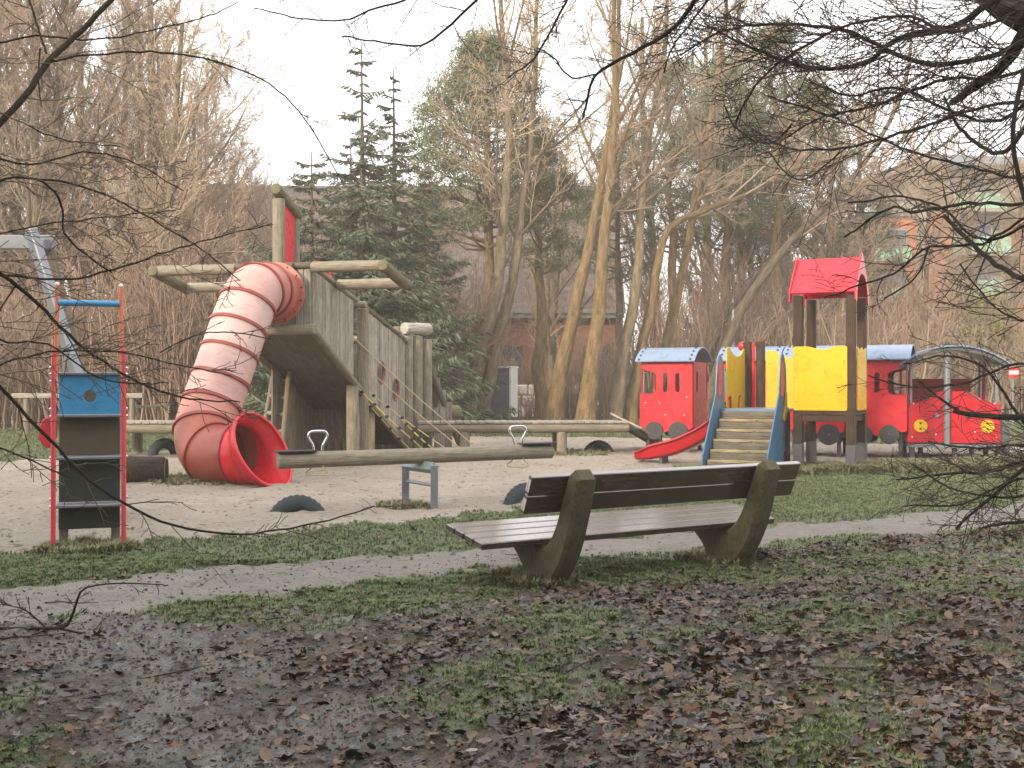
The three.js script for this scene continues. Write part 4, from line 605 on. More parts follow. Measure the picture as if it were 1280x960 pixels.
const bareTree = (name, label, group, pos, seed, h, r0, mT, mC, more, lean = V(0, 1, 0)) => { const t = thing(name, label, 'tree', pos, 0, group), o = tuning(seed, more); grow(o, V(0, -0.2, 0), lean.clone().normalize(), h, r0, 0); woods(t, o, mT, mC); return t; };

// ---- the two leaning groups on the far lawn: stems follow their own lines
function stemTree(name, label, stems, base, seed, mT, mC, more) {
  const t = thing(name, label, 'tree', [base.x, 0, base.z]), o = tuning(seed, { count: [15, 8, 6, 4], ratio: [0.30, 0.42, 0.5, 0.5], t0: [0.34, 0.12, 0.1, 0.1], ...more });
  for (const { line, d, r0, r1, t0 } of stems) {
    const raw = line.map(([px, py, dz = 0]) => at(px, py, d + dz).sub(t.position)); raw[0].y = -0.25;
    const c = new THREE.CatmullRomCurve3(raw, false, 'centripetal'), n = 26, pts = [], rad = [];
    for (let k = 0; k <= n; k++) { const u = k / n, p = c.getPointAt(u); p.x += 0.05 * n2(u * 6 + seed, d); p.z += 0.08 * n2(u * 5, seed + d); pts.push(p); rad.push(0.74 * lerp(r0, r1 * 0.75, Math.pow(u, 0.55)) * (1 + 0.06 * n2(u * 11, seed)) * (1 + 0.45 * Math.exp(-u * 26))); }
    o.trunk.tube(pts, rad, 12); sprout(o, pts, rad, 0, c.getLength(), t0);
  }
  woods(t, o, mT, mC); return t;
}
stemTree('leaning_tree', 'pale twin stemmed bare tree leaning beside the grey cabinet', [
  { line: [[578, 506], [598, 440], [618, 370], [628, 290, 0.5], [636, 210, 0.8], [634, 120, 1], [628, 40, 1], [622, -90, 1.2]], d: 33, r0: 0.38, r1: 0.09, t0: 0.3 },
  { line: [[598, 507], [620, 430], [640, 350], [650, 270, 0.5], [664, 170, 1], [670, 60, 1], [674, -80, 1]], d: 33.6, r0: 0.35, r1: 0.08, t0: 0.35 },
], at(590, 506, 33.3), 11, MT.tan, MT.twigPale);
const groupStems = [
  ['ochre barked tree of the lawn group leaning, beside the stone coloured wall', [[690, 512], [706, 440], [728, 350], [742, 280, 0.5], [760, 180, 1], [772, 80, 1], [776, -90, 1]], 32.5, 0.40],
  ['thick upright ochre tree in the middle of the lawn group', [[728, 514], [745, 420], [754, 320], [762, 230, 0.4], [770, 130, 0.6], [768, 30, 1], [772, -120, 1]], 32.0, 0.42],
  ['straight bare tree in the lawn group with pale foot', [[762, 510], [782, 430], [796, 340], [800, 260, 0.4], [812, 170, 0.8], [830, 60, 1], [840, -80, 1.2]], 33.0, 0.36],
  ['bare tree of the lawn group whose long limb arches over the wagons', [[782, 506], [806, 420], [822, 340], [834, 288, 0.2], [880, 262, 0.5], [930, 244, 0.8], [990, 212, 1.2], [1060, 195, 1.6]], 33.4, 0.34],
  ['slender bare tree of the lawn group behind the wagon roof', [[806, 505], [834, 430], [852, 350], [866, 270, 0.3], [884, 170, 0.8], [902, 60, 1], [915, -80, 1]], 34.5, 0.33],
];
groupStems.forEach(([label, line, d, r0], i) => stemTree('lawn_tree', label, [{ line, d, r0, r1: 0.07, t0: i === 3 ? 0.5 : 0.38 }], at(line[0][0], line[0][1], d), 40 + i * 7, i === 2 ? MT.tan : MT.ochre, MT.twig, { count: [11, 7, 6, 4] }));
stemTree('slanting_tree', 'long slanting bare trunk rising over the red roofed tower', [{ line: [[872, 500], [930, 380], [1000, 290], [1050, 240, 0.5], [1104, 170, 1], [1126, 120, 1], [1140, 50, 1.4], [1150, -40, 1.6]], d: 36, r0: 0.3, r1: 0.07, t0: 0.45 }], at(872, 500, 36), 90, MT.brown, MT.twigRed, { count: [13, 7, 6, 4] });
stemTree('slanting_tree', 'second slanting trunk crossing behind the play tower roof', [{ line: [[845, 500], [905, 400], [960, 330], [1030, 270, 0.5], [1090, 225, 1], [1180, 180, 1], [1230, 130, 1.4]], d: 38, r0: 0.26, r1: 0.06, t0: 0.4 }], at(845, 500, 38), 97, MT.brown, MT.twigRed, { count: [10, 6, 5, 4] });

// ---- bare wood round the playground
const woodGroup = 'bare trees of the wood round the playground';
const A = bareTree('bare_tree', 'broad crowned pale trunked bare tree in the wood beyond the wooden fort', 'bare trees in the wood beyond the wooden fort', [-15.2, 0, -36], 201, 15.5, 0.26, MT.tan, MT.twig, { count: [26, 10, 8, 5], t0: [0.16, 0.12, 0.1, 0.1], ratio: [0.32, 0.45, 0.5, 0.5], up: 0.09 });
const B = bareTree('bare_tree', 'tall slim brown trunked bare tree in the wood beyond the wooden fort', 'bare trees in the wood beyond the wooden fort', [-12.4, 0, -38], 202, 17, 0.24, MT.brown, MT.twig, { count: [28, 10, 8, 5], t0: [0.14, 0.12, 0.1, 0.1], ratio: [0.28, 0.45, 0.5, 0.5], up: 0.1, angle: [36, 40, 45, 50] }, V(0.05, 1, 0));
const Cc = bareTree('bare_tree', 'shorter pale twigged bare tree in the wood beyond the wooden fort', 'bare trees in the wood beyond the wooden fort', [-10.6, 0, -34], 203, 12.5, 0.2, MT.tan, MT.twigPale, { count: [24, 10, 8, 5], t0: [0.12, 0.12, 0.1, 0.1], ratio: [0.34, 0.45, 0.5, 0.5], up: 0.1 }, V(-0.04, 1, 0));
const wr = mulberry(500);

const zone = (px) => (px < 345 ? 'in the wood beyond the wooden fort' : px < 760 ? 'before the big tiled roof' : px < 1060 ? 'behind the play tower' : 'before the apartment block');
const treeKind = new Map([[A, 'broad crowned pale trunked bare tree'], [B, 'tall slim brown trunked bare tree'], [Cc, 'shorter pale twigged bare tree']]);
const put = (proto, px, d, s) => { const c = copy(proto, [(px - 640) * d / F, 0, -d], wr() * 6.28, `${treeKind.get(proto)} ${zone(px)}`, `bare trees ${zone(px)}`); c.scale.set(s, s * (0.92 + 0.16 * wr()), s); return c; };
for (const [p, px, d, s] of [[A, 20, 40, 1.1], [B, 62, 36, 1.05], [A, 105, 44, 1.1], [B, 165, 40, 0.92], [Cc, 200, 37, 0.98], [Cc, 235, 42, 0.95], [A, 255, 48, 0.85], [B, -30, 38, 1.1], [A, -60, 46, 1.2], [B, 140, 52, 1.2], [A, 60, 56, 1.3], [Cc, 290, 46, 0.8], [Cc, 318, 52, 0.7], [B, 5, 50, 1.25],
  [B, 935, 46, 1.0], [A, 985, 50, 1.05], [Cc, 1030, 42, 0.95], [B, 1090, 48, 0.85], [Cc, 1150, 44, 0.8], [A, 1215, 52, 0.75], [Cc, 1262, 44, 0.75], [B, 1310, 50, 0.9], [A, 880, 54, 1.15], [B, 820, 52, 1.1], [Cc, 690, 46, 0.85], [Cc, 530, 44, 0.7]]) put(p, px, d, s);

// ---- leafless thicket: many stems from the ground
const thicketGroup = 'leafless bushes along the edge of the lawn';
function thicket(seed, n, h, m, spread) {
  const t = thing('bare_bush', 'leafless twiggy brown bush at the edge of the lawn', 'bush', [0, 0, 0], 0, thicketGroup), o = tuning(seed, { levels: 3, minR: 0.007, wobble: 0.12, up: 0.08, count: [0, 6, 5, 3], angle: [40, 38, 42, 45], ratio: [0.5, 0.5, 0.5, 0.5], t0: [0.2, 0.12, 0.1] });
  for (let k = 0; k < n; k++) { const a = o.r() * 6.28, q = Math.sqrt(o.r()) * spread, dir = V(Math.cos(a) * 0.35 * o.r(), 1, Math.sin(a) * 0.35 * o.r()).normalize(); grow(o, V(Math.cos(a) * q, -0.1, Math.sin(a) * q * 0.6), dir, h * (0.55 + 0.45 * o.r()), 0.024 + 0.02 * o.r(), 1); }
  const [a, b] = woods(t, o, MT.brown, m); a.name = 'stem'; b.name = 'twigs'; return t;
}
const TH = [thicket(301, 60, 4.2, MT.twigRed, 1.9), thicket(302, 60, 3.4, MT.twig, 2.0), thicket(303, 48, 2.0, MT.twigRed, 1.5)];
let first = [1, 1, 1];
const bush = (k, px, d, s) => { const c = first[k] ? TH[k] : copy(TH[k]); first[k] = 0; c.userData.label = `${['tall reddish brown', 'middling brown', 'low reddish brown'][k]} leafless bush ${zone(px)}`; c.userData.group = `leafless bushes ${zone(px)}`; c.position.set((px - 640) * d / F, 0, -d); c.rotation.y = wr() * 6.28; c.scale.set(s, s * (0.85 + 0.3 * wr()), s); };
for (const [k, px, d, s] of [[0, -20, 33, 1.1], [1, 40, 35, 1.2], [0, 95, 34, 1.15], [1, 150, 36, 1.2], [0, 205, 33, 1.25], [0, 250, 35, 1.45], [1, 295, 34, 1.3], [0, 330, 37, 1.5], [1, 385, 33, 1.1], [0, 430, 34, 1.1], [1, 475, 32.5, 1.15], [0, 520, 34, 1.25], [1, 550, 36, 1.15], [0, 270, 40, 1.7], [0, 210, 42, 1.6],
  [2, 672, 42, 0.8], [2, 700, 43, 0.9], [2, 745, 40, 1.1], [1, 800, 41, 1.0], [0, 850, 40, 1.1], [1, 900, 39, 1.15], [0, 945, 41, 1.3], [1, 990, 39, 1.2], [0, 1035, 40, 1.3], [1, 1085, 38, 1.2], [0, 1130, 41, 1.2], [1, 1180, 40, 1.1], [0, 1230, 42, 1.0], [1, 1275, 39, 1.1], [0, 970, 46, 1.7], [0, 1060, 48, 1.6], [0, 880, 47, 1.6], [1, 650, 50, 0.9], [1, 720, 50, 1.0]]) bush(k, px, d, s);

// ---- spruces
function spruceGeo(seed, H, wide, bare = 0) {
  const r = mulberry(seed), w = new Wood(), tri = []; w.tube([V(0, -0.2, 0), V(0.03, H * 0.5, 0.02), V(0, H, 0)], [H * 0.016, H * 0.009, 0.012], 7);
  for (let y = H * 0.07; y < H - 0.15; y += 0.13 + 0.17 * r()) {
    const t = y / H, n = Math.round(lerp(8, 4, t)), L0 = wide * Math.pow(1 - t, 0.95) + 0.16;
    for (let k = 0; k < n; k++) {
      if (r() < bare * t) continue;
      const a = r() * 6.28, L = L0 * (0.6 + 0.55 * r()), dir = V(Math.cos(a), 0, Math.sin(a)), sag = lerp(0.42, -0.15, t), pts = [], m = 6;
      for (let q = 0; q <= m; q++) { const u = q / m; pts.push(V(dir.x * L * u, y - sag * L * (u - 0.45 * u * u) + 0.18 * L * u * u * u, dir.z * L * u)); }
      w.tube(pts, pts.map((_, q) => lerp(0.02 + 0.012 * L, 0.006, q / m)), 3);
      const side = V(-dir.z, 0, dir.x), c = Math.round(8 + L * 16);
      for (let q = 0; q < c; q++) {
        const u = 0.12 + 0.88 * (q + r()) / c, i = Math.min(m - 1, Math.floor(u * m)), p = pts[i].clone().lerp(pts[i + 1], u * m - i), s = r() < 0.5 ? 1 : -1, l = (0.1 + 0.3 * L * (1 - 0.55 * u)) * (0.5 + 0.7 * r());
        const e = p.clone().addScaledVector(side, s * l * 0.8).addScaledVector(dir, l * 0.55).add(V(0, -0.28 * l - 0.1 * r() * l, 0)), ww = 0.016 + 0.022 * r(), mid = p.clone().lerp(e, 0.55);
        const o = V(r() - 0.5, r() * 0.8, r() - 0.5).normalize(), cr = e.clone().sub(p).cross(o).normalize().multiplyScalar(ww);
        tri.push(p, mid.clone().add(cr), e, p, e, mid.clone().sub(cr));
        for (let z = 0; z < 4; z++) { const b = p.clone().lerp(e, 0.15 + 0.75 * r()), f = b.clone().add(V((r() - 0.5) * 0.3 * l, -0.22 * l * r() - 0.03, (r() - 0.5) * 0.3 * l).addScaledVector(dir, 0.12 * l)), v = f.clone().sub(b).cross(rdir(r)).normalize().multiplyScalar(ww * 0.7); tri.push(b.clone().add(v), f, b.clone().sub(v)); }
      }
    }
  }
  const g = new THREE.BufferGeometry().setFromPoints(tri); g.computeVertexNormals(); return [w.build(), g];
}
function spruce(label, pos, seed, H, wide, bare, group) { const t = thing('spruce_tree', label, 'tree', pos, 0, group), [a, b] = spruceGeo(seed, H, wide, bare); mesh('trunk', a, MT.brown, t); mesh('crown', b, MT.spruce, t); return t; }
{ const d = 30, X = (px) => (px - 640) * d / F;
  spruce('tall dark spruce with thin spire standing behind the fort', [X(452), 0, -d], 61, 10.5, 3.1, 0.6);
  spruce('shorter dark spruce with thin spire beside the taller one', [X(487), 0, -31], 62, 10.1, 2.8, 0.6);
  spruce('broad drooping dark spruce behind the red tail fin', [X(402), 0, -28.5], 63, 7.3, 3.4, 0.05);
  spruce('thin young spruce beside the spires', [X(425), 0, -32], 64, 8.4, 2.2, 0.5);
  spruce('dark spruce filling the gap below the scots pine', [X(520), 0, -33], 65, 7.8, 2.6, 0.1);
  spruce('broad low dark spruce filling in below the twin spires', [X(468), 0, -28.8], 68, 6.7, 3.3, 0.05);
  const ls = spruce('dark hazy spruce between bare trunks beyond the swing frame', [(5 - 640) * 38 / F, 0, -38], 66, 10.6, 2.2, 0.1);
  // the evergreen edge of the wood that the path leaves: shades the near ground
  const near = spruce('dense spruce at the wood edge shading the leafy ground', [-6.6, 0, 3.4], 67, 11, 3.2, 0, 'evergreens at the edge of the wood');
  for (const [x, z, s] of [[-2.6, 6.2, 1.15], [1.6, 4.6, 1.1], [6.4, 4.0, 1.1], [-9.8, 1.4, 1.15], [-13, 3.2, 1.2], [-16.2, 1.6, 1.15], [-19.6, 3.4, 1.2], [-23, 1.8, 1.15], [-11.4, 6.5, 1.25], [-5.2, 8.2, 1.2], [-17.8, 7, 1.25], [9.6, -0.8, 1.0], [11, 5.5, 1.1]]) copy(near, [x, 0, z], x * 1.7, near.userData.label).scale.setScalar(s);
}
// ---- pines: limbs carrying needle tufts
function pine(label, px, d, seed, H, spread, y0, tufts, m, group, clumpR = 0.75) {
  const t = thing('pine_tree', label, 'tree', [(px - 640) * d / F, 0, -d], 0, group), r = mulberry(seed), w = new Wood(), tri = [], n = 9, pts = [], rad = [];
  for (let k = 0; k <= n; k++) { pts.push(V(0.25 * n2(k * 0.4, seed), H * k / n - 0.2, 0.25 * n2(k * 0.4, seed + 9))); rad.push(lerp(0.26, 0.05, k / n)); } w.tube(pts, rad, 9);
  for (let c = 0; c < tufts; c++) {
    const u = Math.pow(r(), 0.85), y = lerp(y0, 1, u) * H, prof = Math.sin(Math.PI * clamp(0.18 + 0.78 * u, 0, 1)), a = r() * 6.28, q = spread * prof * Math.sqrt(0.15 + 0.85 * r());
    const p = V(Math.cos(a) * q, y + 0.3 * (r() - 0.5), Math.sin(a) * q), b = V(0, Math.max(H * y0 * 0.8, y - 0.5 * q), 0), mid = b.clone().lerp(p, 0.55).add(V(0, -0.15 * q, 0));
    if (c % 3 === 0) w.tube([b, mid, p], [0.05, 0.03, 0.012], 4);
    const cr = clumpR * (0.5 + 0.6 * r());
    for (let k = 0; k < 120; k++) {
      const dd = rdir(r); dd.y = dd.y * 0.6 + 0.15; const s = p.clone().addScaledVector(dd, cr * Math.pow(r(), 0.55)), e = s.clone().addScaledVector(rdir(r).add(V(0, 0.5, 0)).normalize(), 0.15 + 0.1 * r()), v = e.clone().sub(s).cross(rdir(r)).normalize().multiplyScalar(0.018); tri.push(s.clone().add(v), e, s.clone().sub(v));
    }
  }
  mesh('trunk', w.build(), MT.ochre, t); const g = new THREE.BufferGeometry().setFromPoints(tri); g.computeVertexNormals(); mesh('crown', g, m, t); return t;
}
const pineGroup = 'pines behind the bare lawn trees';
pine('broad scots pine with clumped crown above the spruces', 606, 38, 71, 13.0, 2.7, 0.5, 320, MT.pine, undefined, 0.85);
pine('low dark pine crown peeking beside the leaning twin trunks', 676, 37, 72, 9.3, 1.4, 0.55, 60, MT.pine);
const P1 = pine('tall open pine with gappy crown behind the bare lawn trees', 838, 42, 73, 13.2, 2.3, 0.5, 120, MT.pine, pineGroup);
for (const [px, d, s] of [[905, 43, 1.03], [968, 41, 1.08], [1022, 43, 0.95], [772, 44, 0.82], [1075, 46, 0.72], [940, 48, 1.0]]) copy(P1, [(px - 640) * d / F, 0, -d], px).scale.setScalar(s);
// yellow leaved bush below the apartment block
{ const t = thing('yellow_bush', 'yellow green leafy bush below the apartment block', 'bush', [(1222 - 640) * 40 / F, 0, -40]), r = mulberry(88), w = new Wood(), tri = [];
  for (let k = 0; k < 14; k++) { const a = r() * 6.28; w.tube([V(0, -0.1, 0), V(Math.cos(a) * 0.8, 1.6 + r(), Math.sin(a) * 0.6), V(Math.cos(a) * 1.6 * r(), 3 + 1.6 * r(), Math.sin(a))], [0.04, 0.025, 0.01], 4); }
  for (let k = 0; k < 5200; k++) { const d = rdir(r), q = Math.pow(r(), 0.45), p = V(d.x * 1.7 * q, 2.9 + d.y * 2.1 * q, d.z * 1.2 * q); if (n2(p.x * 1.6, p.y * 1.6) < -0.15) continue; const e = rdir(r).multiplyScalar(0.09), f = rdir(r).multiplyScalar(0.06); tri.push(p, p.clone().add(e).add(f), p.clone().add(e).sub(f)); }
  const g = new THREE.BufferGeometry().setFromPoints(tri); g.computeVertexNormals(); mesh('stem', w.build(), MT.brown, t); mesh('leaves', g, MT.ivy, t); }
// ---------------------------------------------------------------- buildings beyond the trees
{
  const D = 54, s = D / F, X = (px) => (px - 640) * s, Y = (py) => EYE - (py - 480) * s;
  const t = thing('brick_house', 'long brick building with huge brown tiled roof behind the trees', 'building', [X(525), 0, -D]);
  const x0 = X(272) - t.position.x, x1 = X(782) - t.position.x, ridge = Y(207), eave = Y(388), dep = 11;
  const uvm = (g) => g, brick = std(C(0.36, 0.185, 0.13), 0.9, { map: rep(T.brick, 0.5, 0.5) }), tiles = std(C(0.22, 0.175, 0.155), 0.85, { map: rep(T.tiles, 0.25, 0.25) });
  mesh('wall', hexa([V(x0 + 0.3, -0.2, -0.6), V(x1 - 0.3, -0.2, -0.6), V(x1 - 0.3, eave + 0.15, -0.6), V(x0 + 0.3, eave + 0.15, -0.6), V(x0 + 0.3, -0.2, -dep), V(x1 - 0.3, -0.2, -dep), V(x1 - 0.3, eave + 0.15, -dep), V(x0 + 0.3, eave + 0.15, -dep)], 1), brick, t);
  const roof = mesh('roof', hexa([V(x0, eave, 0), V(x1, eave, 0), V(x1, ridge, -dep / 2), V(x0, ridge, -dep / 2), V(x0, eave, -dep), V(x1, eave, -dep), V(x1, ridge, -dep / 2 - 0.3), V(x0, ridge, -dep / 2 - 0.3)], 0), tiles, t);
  box('gutter', x1 - x0, 0.16, 0.14, [(x0 + x1) / 2, eave - 0.06, 0.07], M.steel, t); box('fascia', x1 - x0 - 0.1, 0.24, 0.06, [(x0 + x1) / 2, eave - 0.25, -0.05], M.steel, t);
  const glass = std(C(0.06, 0.07, 0.09), 0.15);
  for (let k = 0; k < 9; k++) { const x = lerp(x0 + 1.4, x1 - 1.4, k / 8), w = mesh('window', chamferBox(1.3, 1.2, 0.1, 0.02), M.darkwood[1], t); w.position.set(x, 2.6, -0.57); const p = mesh('pane', chamferBox(1.1, 1.0, 0.04, 0.01), glass, w); p.position.z = 0.045; }
  const a = thing('brick_annex', 'sunlit reddish brick building end beyond the bare trees', 'building', [X(230), 0, -D - 2]), ax = 2.1, ah = Y(228);
  const pink = std(C(0.42, 0.22, 0.15), 0.9, { map: rep(T.brick, 0.5, 0.5) });
  mesh('wall', hexa([V(-ax, -0.2, 0), V(ax, -0.2, 0), V(ax, ah, 0), V(-ax, ah, 0), V(-ax, -0.2, -6), V(ax, -0.2, -6), V(ax, ah, -6), V(-ax, ah, -6)], 1), pink, a); box('roof', ax * 2 + 0.4, 0.25, 6.4, [0, ah + 0.12, -3], M.steelDark, a);
  for (const y of [2.2, 5, 7.8]) for (const x of [-1, 1]) { const w = mesh('window', chamferBox(0.9, 1.2, 0.1, 0.02), M.darkwood[1], a); w.position.set(x, y, 0.02); const p = mesh('pane', chamferBox(0.74, 1.04, 0.04, 0.01), glass, w); p.position.z = 0.045; }
  // apartment block with green balcony fronts
  const D2 = 72, s2 = D2 / F, X2 = (px) => (px - 640) * s2, Y2 = (py) => EYE - (py - 480) * s2, b = thing('apartment_block', 'apartment block with green balcony fronts and orange brick piers', 'building', [X2(1175), 0, -D2], R(8));
  const w = 14, H = Y2(206), conc = std(C(0.34, 0.32, 0.30), 0.9, { map: rep(T.concrete, 0.3) }), greenP = std(C(0.24, 0.42, 0.30), 0.7), orangeB = std(C(0.55, 0.24, 0.14), 0.9, { map: rep(T.brick, 0.5) });
  mesh('wall', hexa([V(0, -0.2, -1.4), V(w, -0.2, -1.4), V(w, H, -1.4), V(0, H, -1.4), V(0, -0.2, -10), V(w, -0.2, -10), V(w, H, -10), V(0, H, -10)], 1), conc, b);
  box('roof_slab', w + 1.6, 0.5, 11.5, [w / 2 - 0.4, H + 0.35, -5.4], M.steel, b); box('soffit', w + 1.5, 0.06, 11.3, [w / 2 - 0.4, H + 0.07, -5.4], M.white, b);
  for (let f = 0; f < 5; f++) { const y = H - 2.85 * (f + 1); box('balcony_slab', w, 0.22, 1.5, [w / 2, y, -0.65], conc, b);
    for (const [bx, bw] of [[2.9, 4.0], [9.4, 4.4]]) { box('balcony_front', bw, 1.0, 0.06, [bx, y + 0.62, 0.06], greenP, b); const win = mesh('window', chamferBox(bw - 0.8, 1.7, 0.08, 0.02), M.steel, b); win.position.set(bx, y + 1.3, -1.38); for (const u of [-1, 1]) { const p = mesh('pane', chamferBox((bw - 1.2) / 2, 1.5, 0.03, 0.01), glass, win); p.position.set(u * (bw - 1.1) / 4, 0, 0.04); } } }
  for (const x of [0.35, 5.9, 6.7, 12.6]) mesh('brick_pier', hexa([V(x - 0.4, -0.2, -1.45), V(x + 0.4, -0.2, -1.45), V(x + 0.4, x < 1 ? H - 3 : H - 3.2, -1.45), V(x - 0.4, x < 1 ? H - 3 : H - 3.2, -1.45), V(x - 0.4, -0.2, 0.12), V(x + 0.4, -0.2, 0.12), V(x + 0.4, x < 1 ? H - 3 : H - 3.2, 0.12), V(x - 0.4, x < 1 ? H - 3 : H - 3.2, 0.12)], 1), orangeB, b);
  const l = thing('low_block', 'lower pale and orange block adjoining the apartment block', 'building', [X2(1128), 0, -D2 - 3]), lh = Y2(262);
  mesh('wall', hexa([V(-1.6, -0.2, 0), V(2.4, -0.2, 0), V(2.4, lh, 0), V(-1.6, lh, 0), V(-1.6, -0.2, -8), V(2.4, -0.2, -8), V(2.4, lh, -8), V(-1.6, lh, -8)], 1), orangeB, l); box('roof_slab', 4.4, 0.3, 8.4, [0.4, lh + 0.15, -4], M.steel, l);
  for (let f = 0; f < 4; f++) { const y = lh - 2.7 * (f + 0.75); box('balcony_front', 2.4, 0.9, 0.5, [0.3, y - 0.6, 0.24], greenP, l); const win = mesh('window', chamferBox(2.2, 1.3, 0.1, 0.02), M.steel, l); win.position.set(0.3, y + 0.55, 0.03); const p = mesh('pane', chamferBox(1.95, 1.08, 0.04, 0.01), glass, win); p.position.z = 0.045; }
  // low pale rubble wall behind the bushes
  const q = thing('rubble_wall', 'low pale stone wall behind the bare bushes', 'wall', [(770 - 640) * 45 / F, 0, -45]), r = mulberry(17), stone = [C(0.6, 0.58, 0.55), C(0.45, 0.42, 0.38), C(0.7, 0.68, 0.66)].map((c) => std(c, 0.9));
  for (let row = 0; row < 3; row++) for (let x = -4.6 + (row % 2) * 0.25; x < 9; ) { const lw = 0.4 + 0.35 * r(); box('stone', lw - 0.04, 0.4, 0.4, [x + lw / 2, 0.24 + row * 0.44, (r() - 0.5) * 0.06], pick(stone, r), q, null, 0.05); x += lw; }
}
// ---------------------------------------------------------------- overhanging trees beside the viewpoint
function overhang(name, label, trunkPts, trunkR, limbs, seed, mT, mC, many) {
  const t = thing(name, label, 'tree', [trunkPts[0].x, 0, trunkPts[0].z]), o = tuning(seed, { levels: 3, minR: 0.0018, wobble: 0.13, up: 0.0, flat: true, count: [0, 7, 4, 3], angle: [50, 48, 48, 50], ratio: [0.4, 0.3, 0.5, 0.5], t0: [0.1, 0.04, 0.1, 0.1] });
  const tw = new Wood(), tp = trunkPts.map((p) => p.clone().sub(t.position)); tp[0].y = -0.2; const tc = new THREE.CatmullRomCurve3(tp).getPoints(24); tw.tube(tc, tc.map((_, k) => lerp(trunkR, trunkR * 0.35, k / 24) * (1 + 0.05 * n2(k * 0.5, seed))), 12); mesh('trunk', tw.build(), mT, t);
  for (const [line, d0, d1, w0, w1, dens = 1, len = 1] of limbs) {
    const raw = line.map(([px, py], k) => at(px, py, lerp(d0, d1, k / (line.length - 1))).sub(t.position)), c = new THREE.CatmullRomCurve3(raw, false, 'centripetal'), n = line.length * 4, pts = [], rad = [];
    for (let k = 0; k <= n; k++) { const u = k / n, p = c.getPointAt(u); p.y += 0.006 * n2(u * 13, seed + d0 * 7); pts.push(p); rad.push(lerp(w0, w1, u) * lerp(d0, d1, u) / F / 2); }
    const b = new Wood(); b.tube(pts, rad, rad[0] > 0.01 ? 8 : 5); mesh('branch', b.build(), mT, t);
    if (dens > 0) { o.count[1] = Math.round(c.getLength() * 21 * many * dens); sprout({ ...o, count: [0, o.count[1], 5, 3], ratio: [0, 0.2 * len / Math.max(0.6, c.getLength()) * 1.9, 0.5, 0.5] }, pts, rad.map((x) => Math.min(x, 0.007)), 1, c.getLength()); }
  }
  const tg = mesh('twigs', o.crown.build(), mC, t); if (o.trunk.p.length) mesh('boughs', o.trunk.build(), mT, t); return t;
}
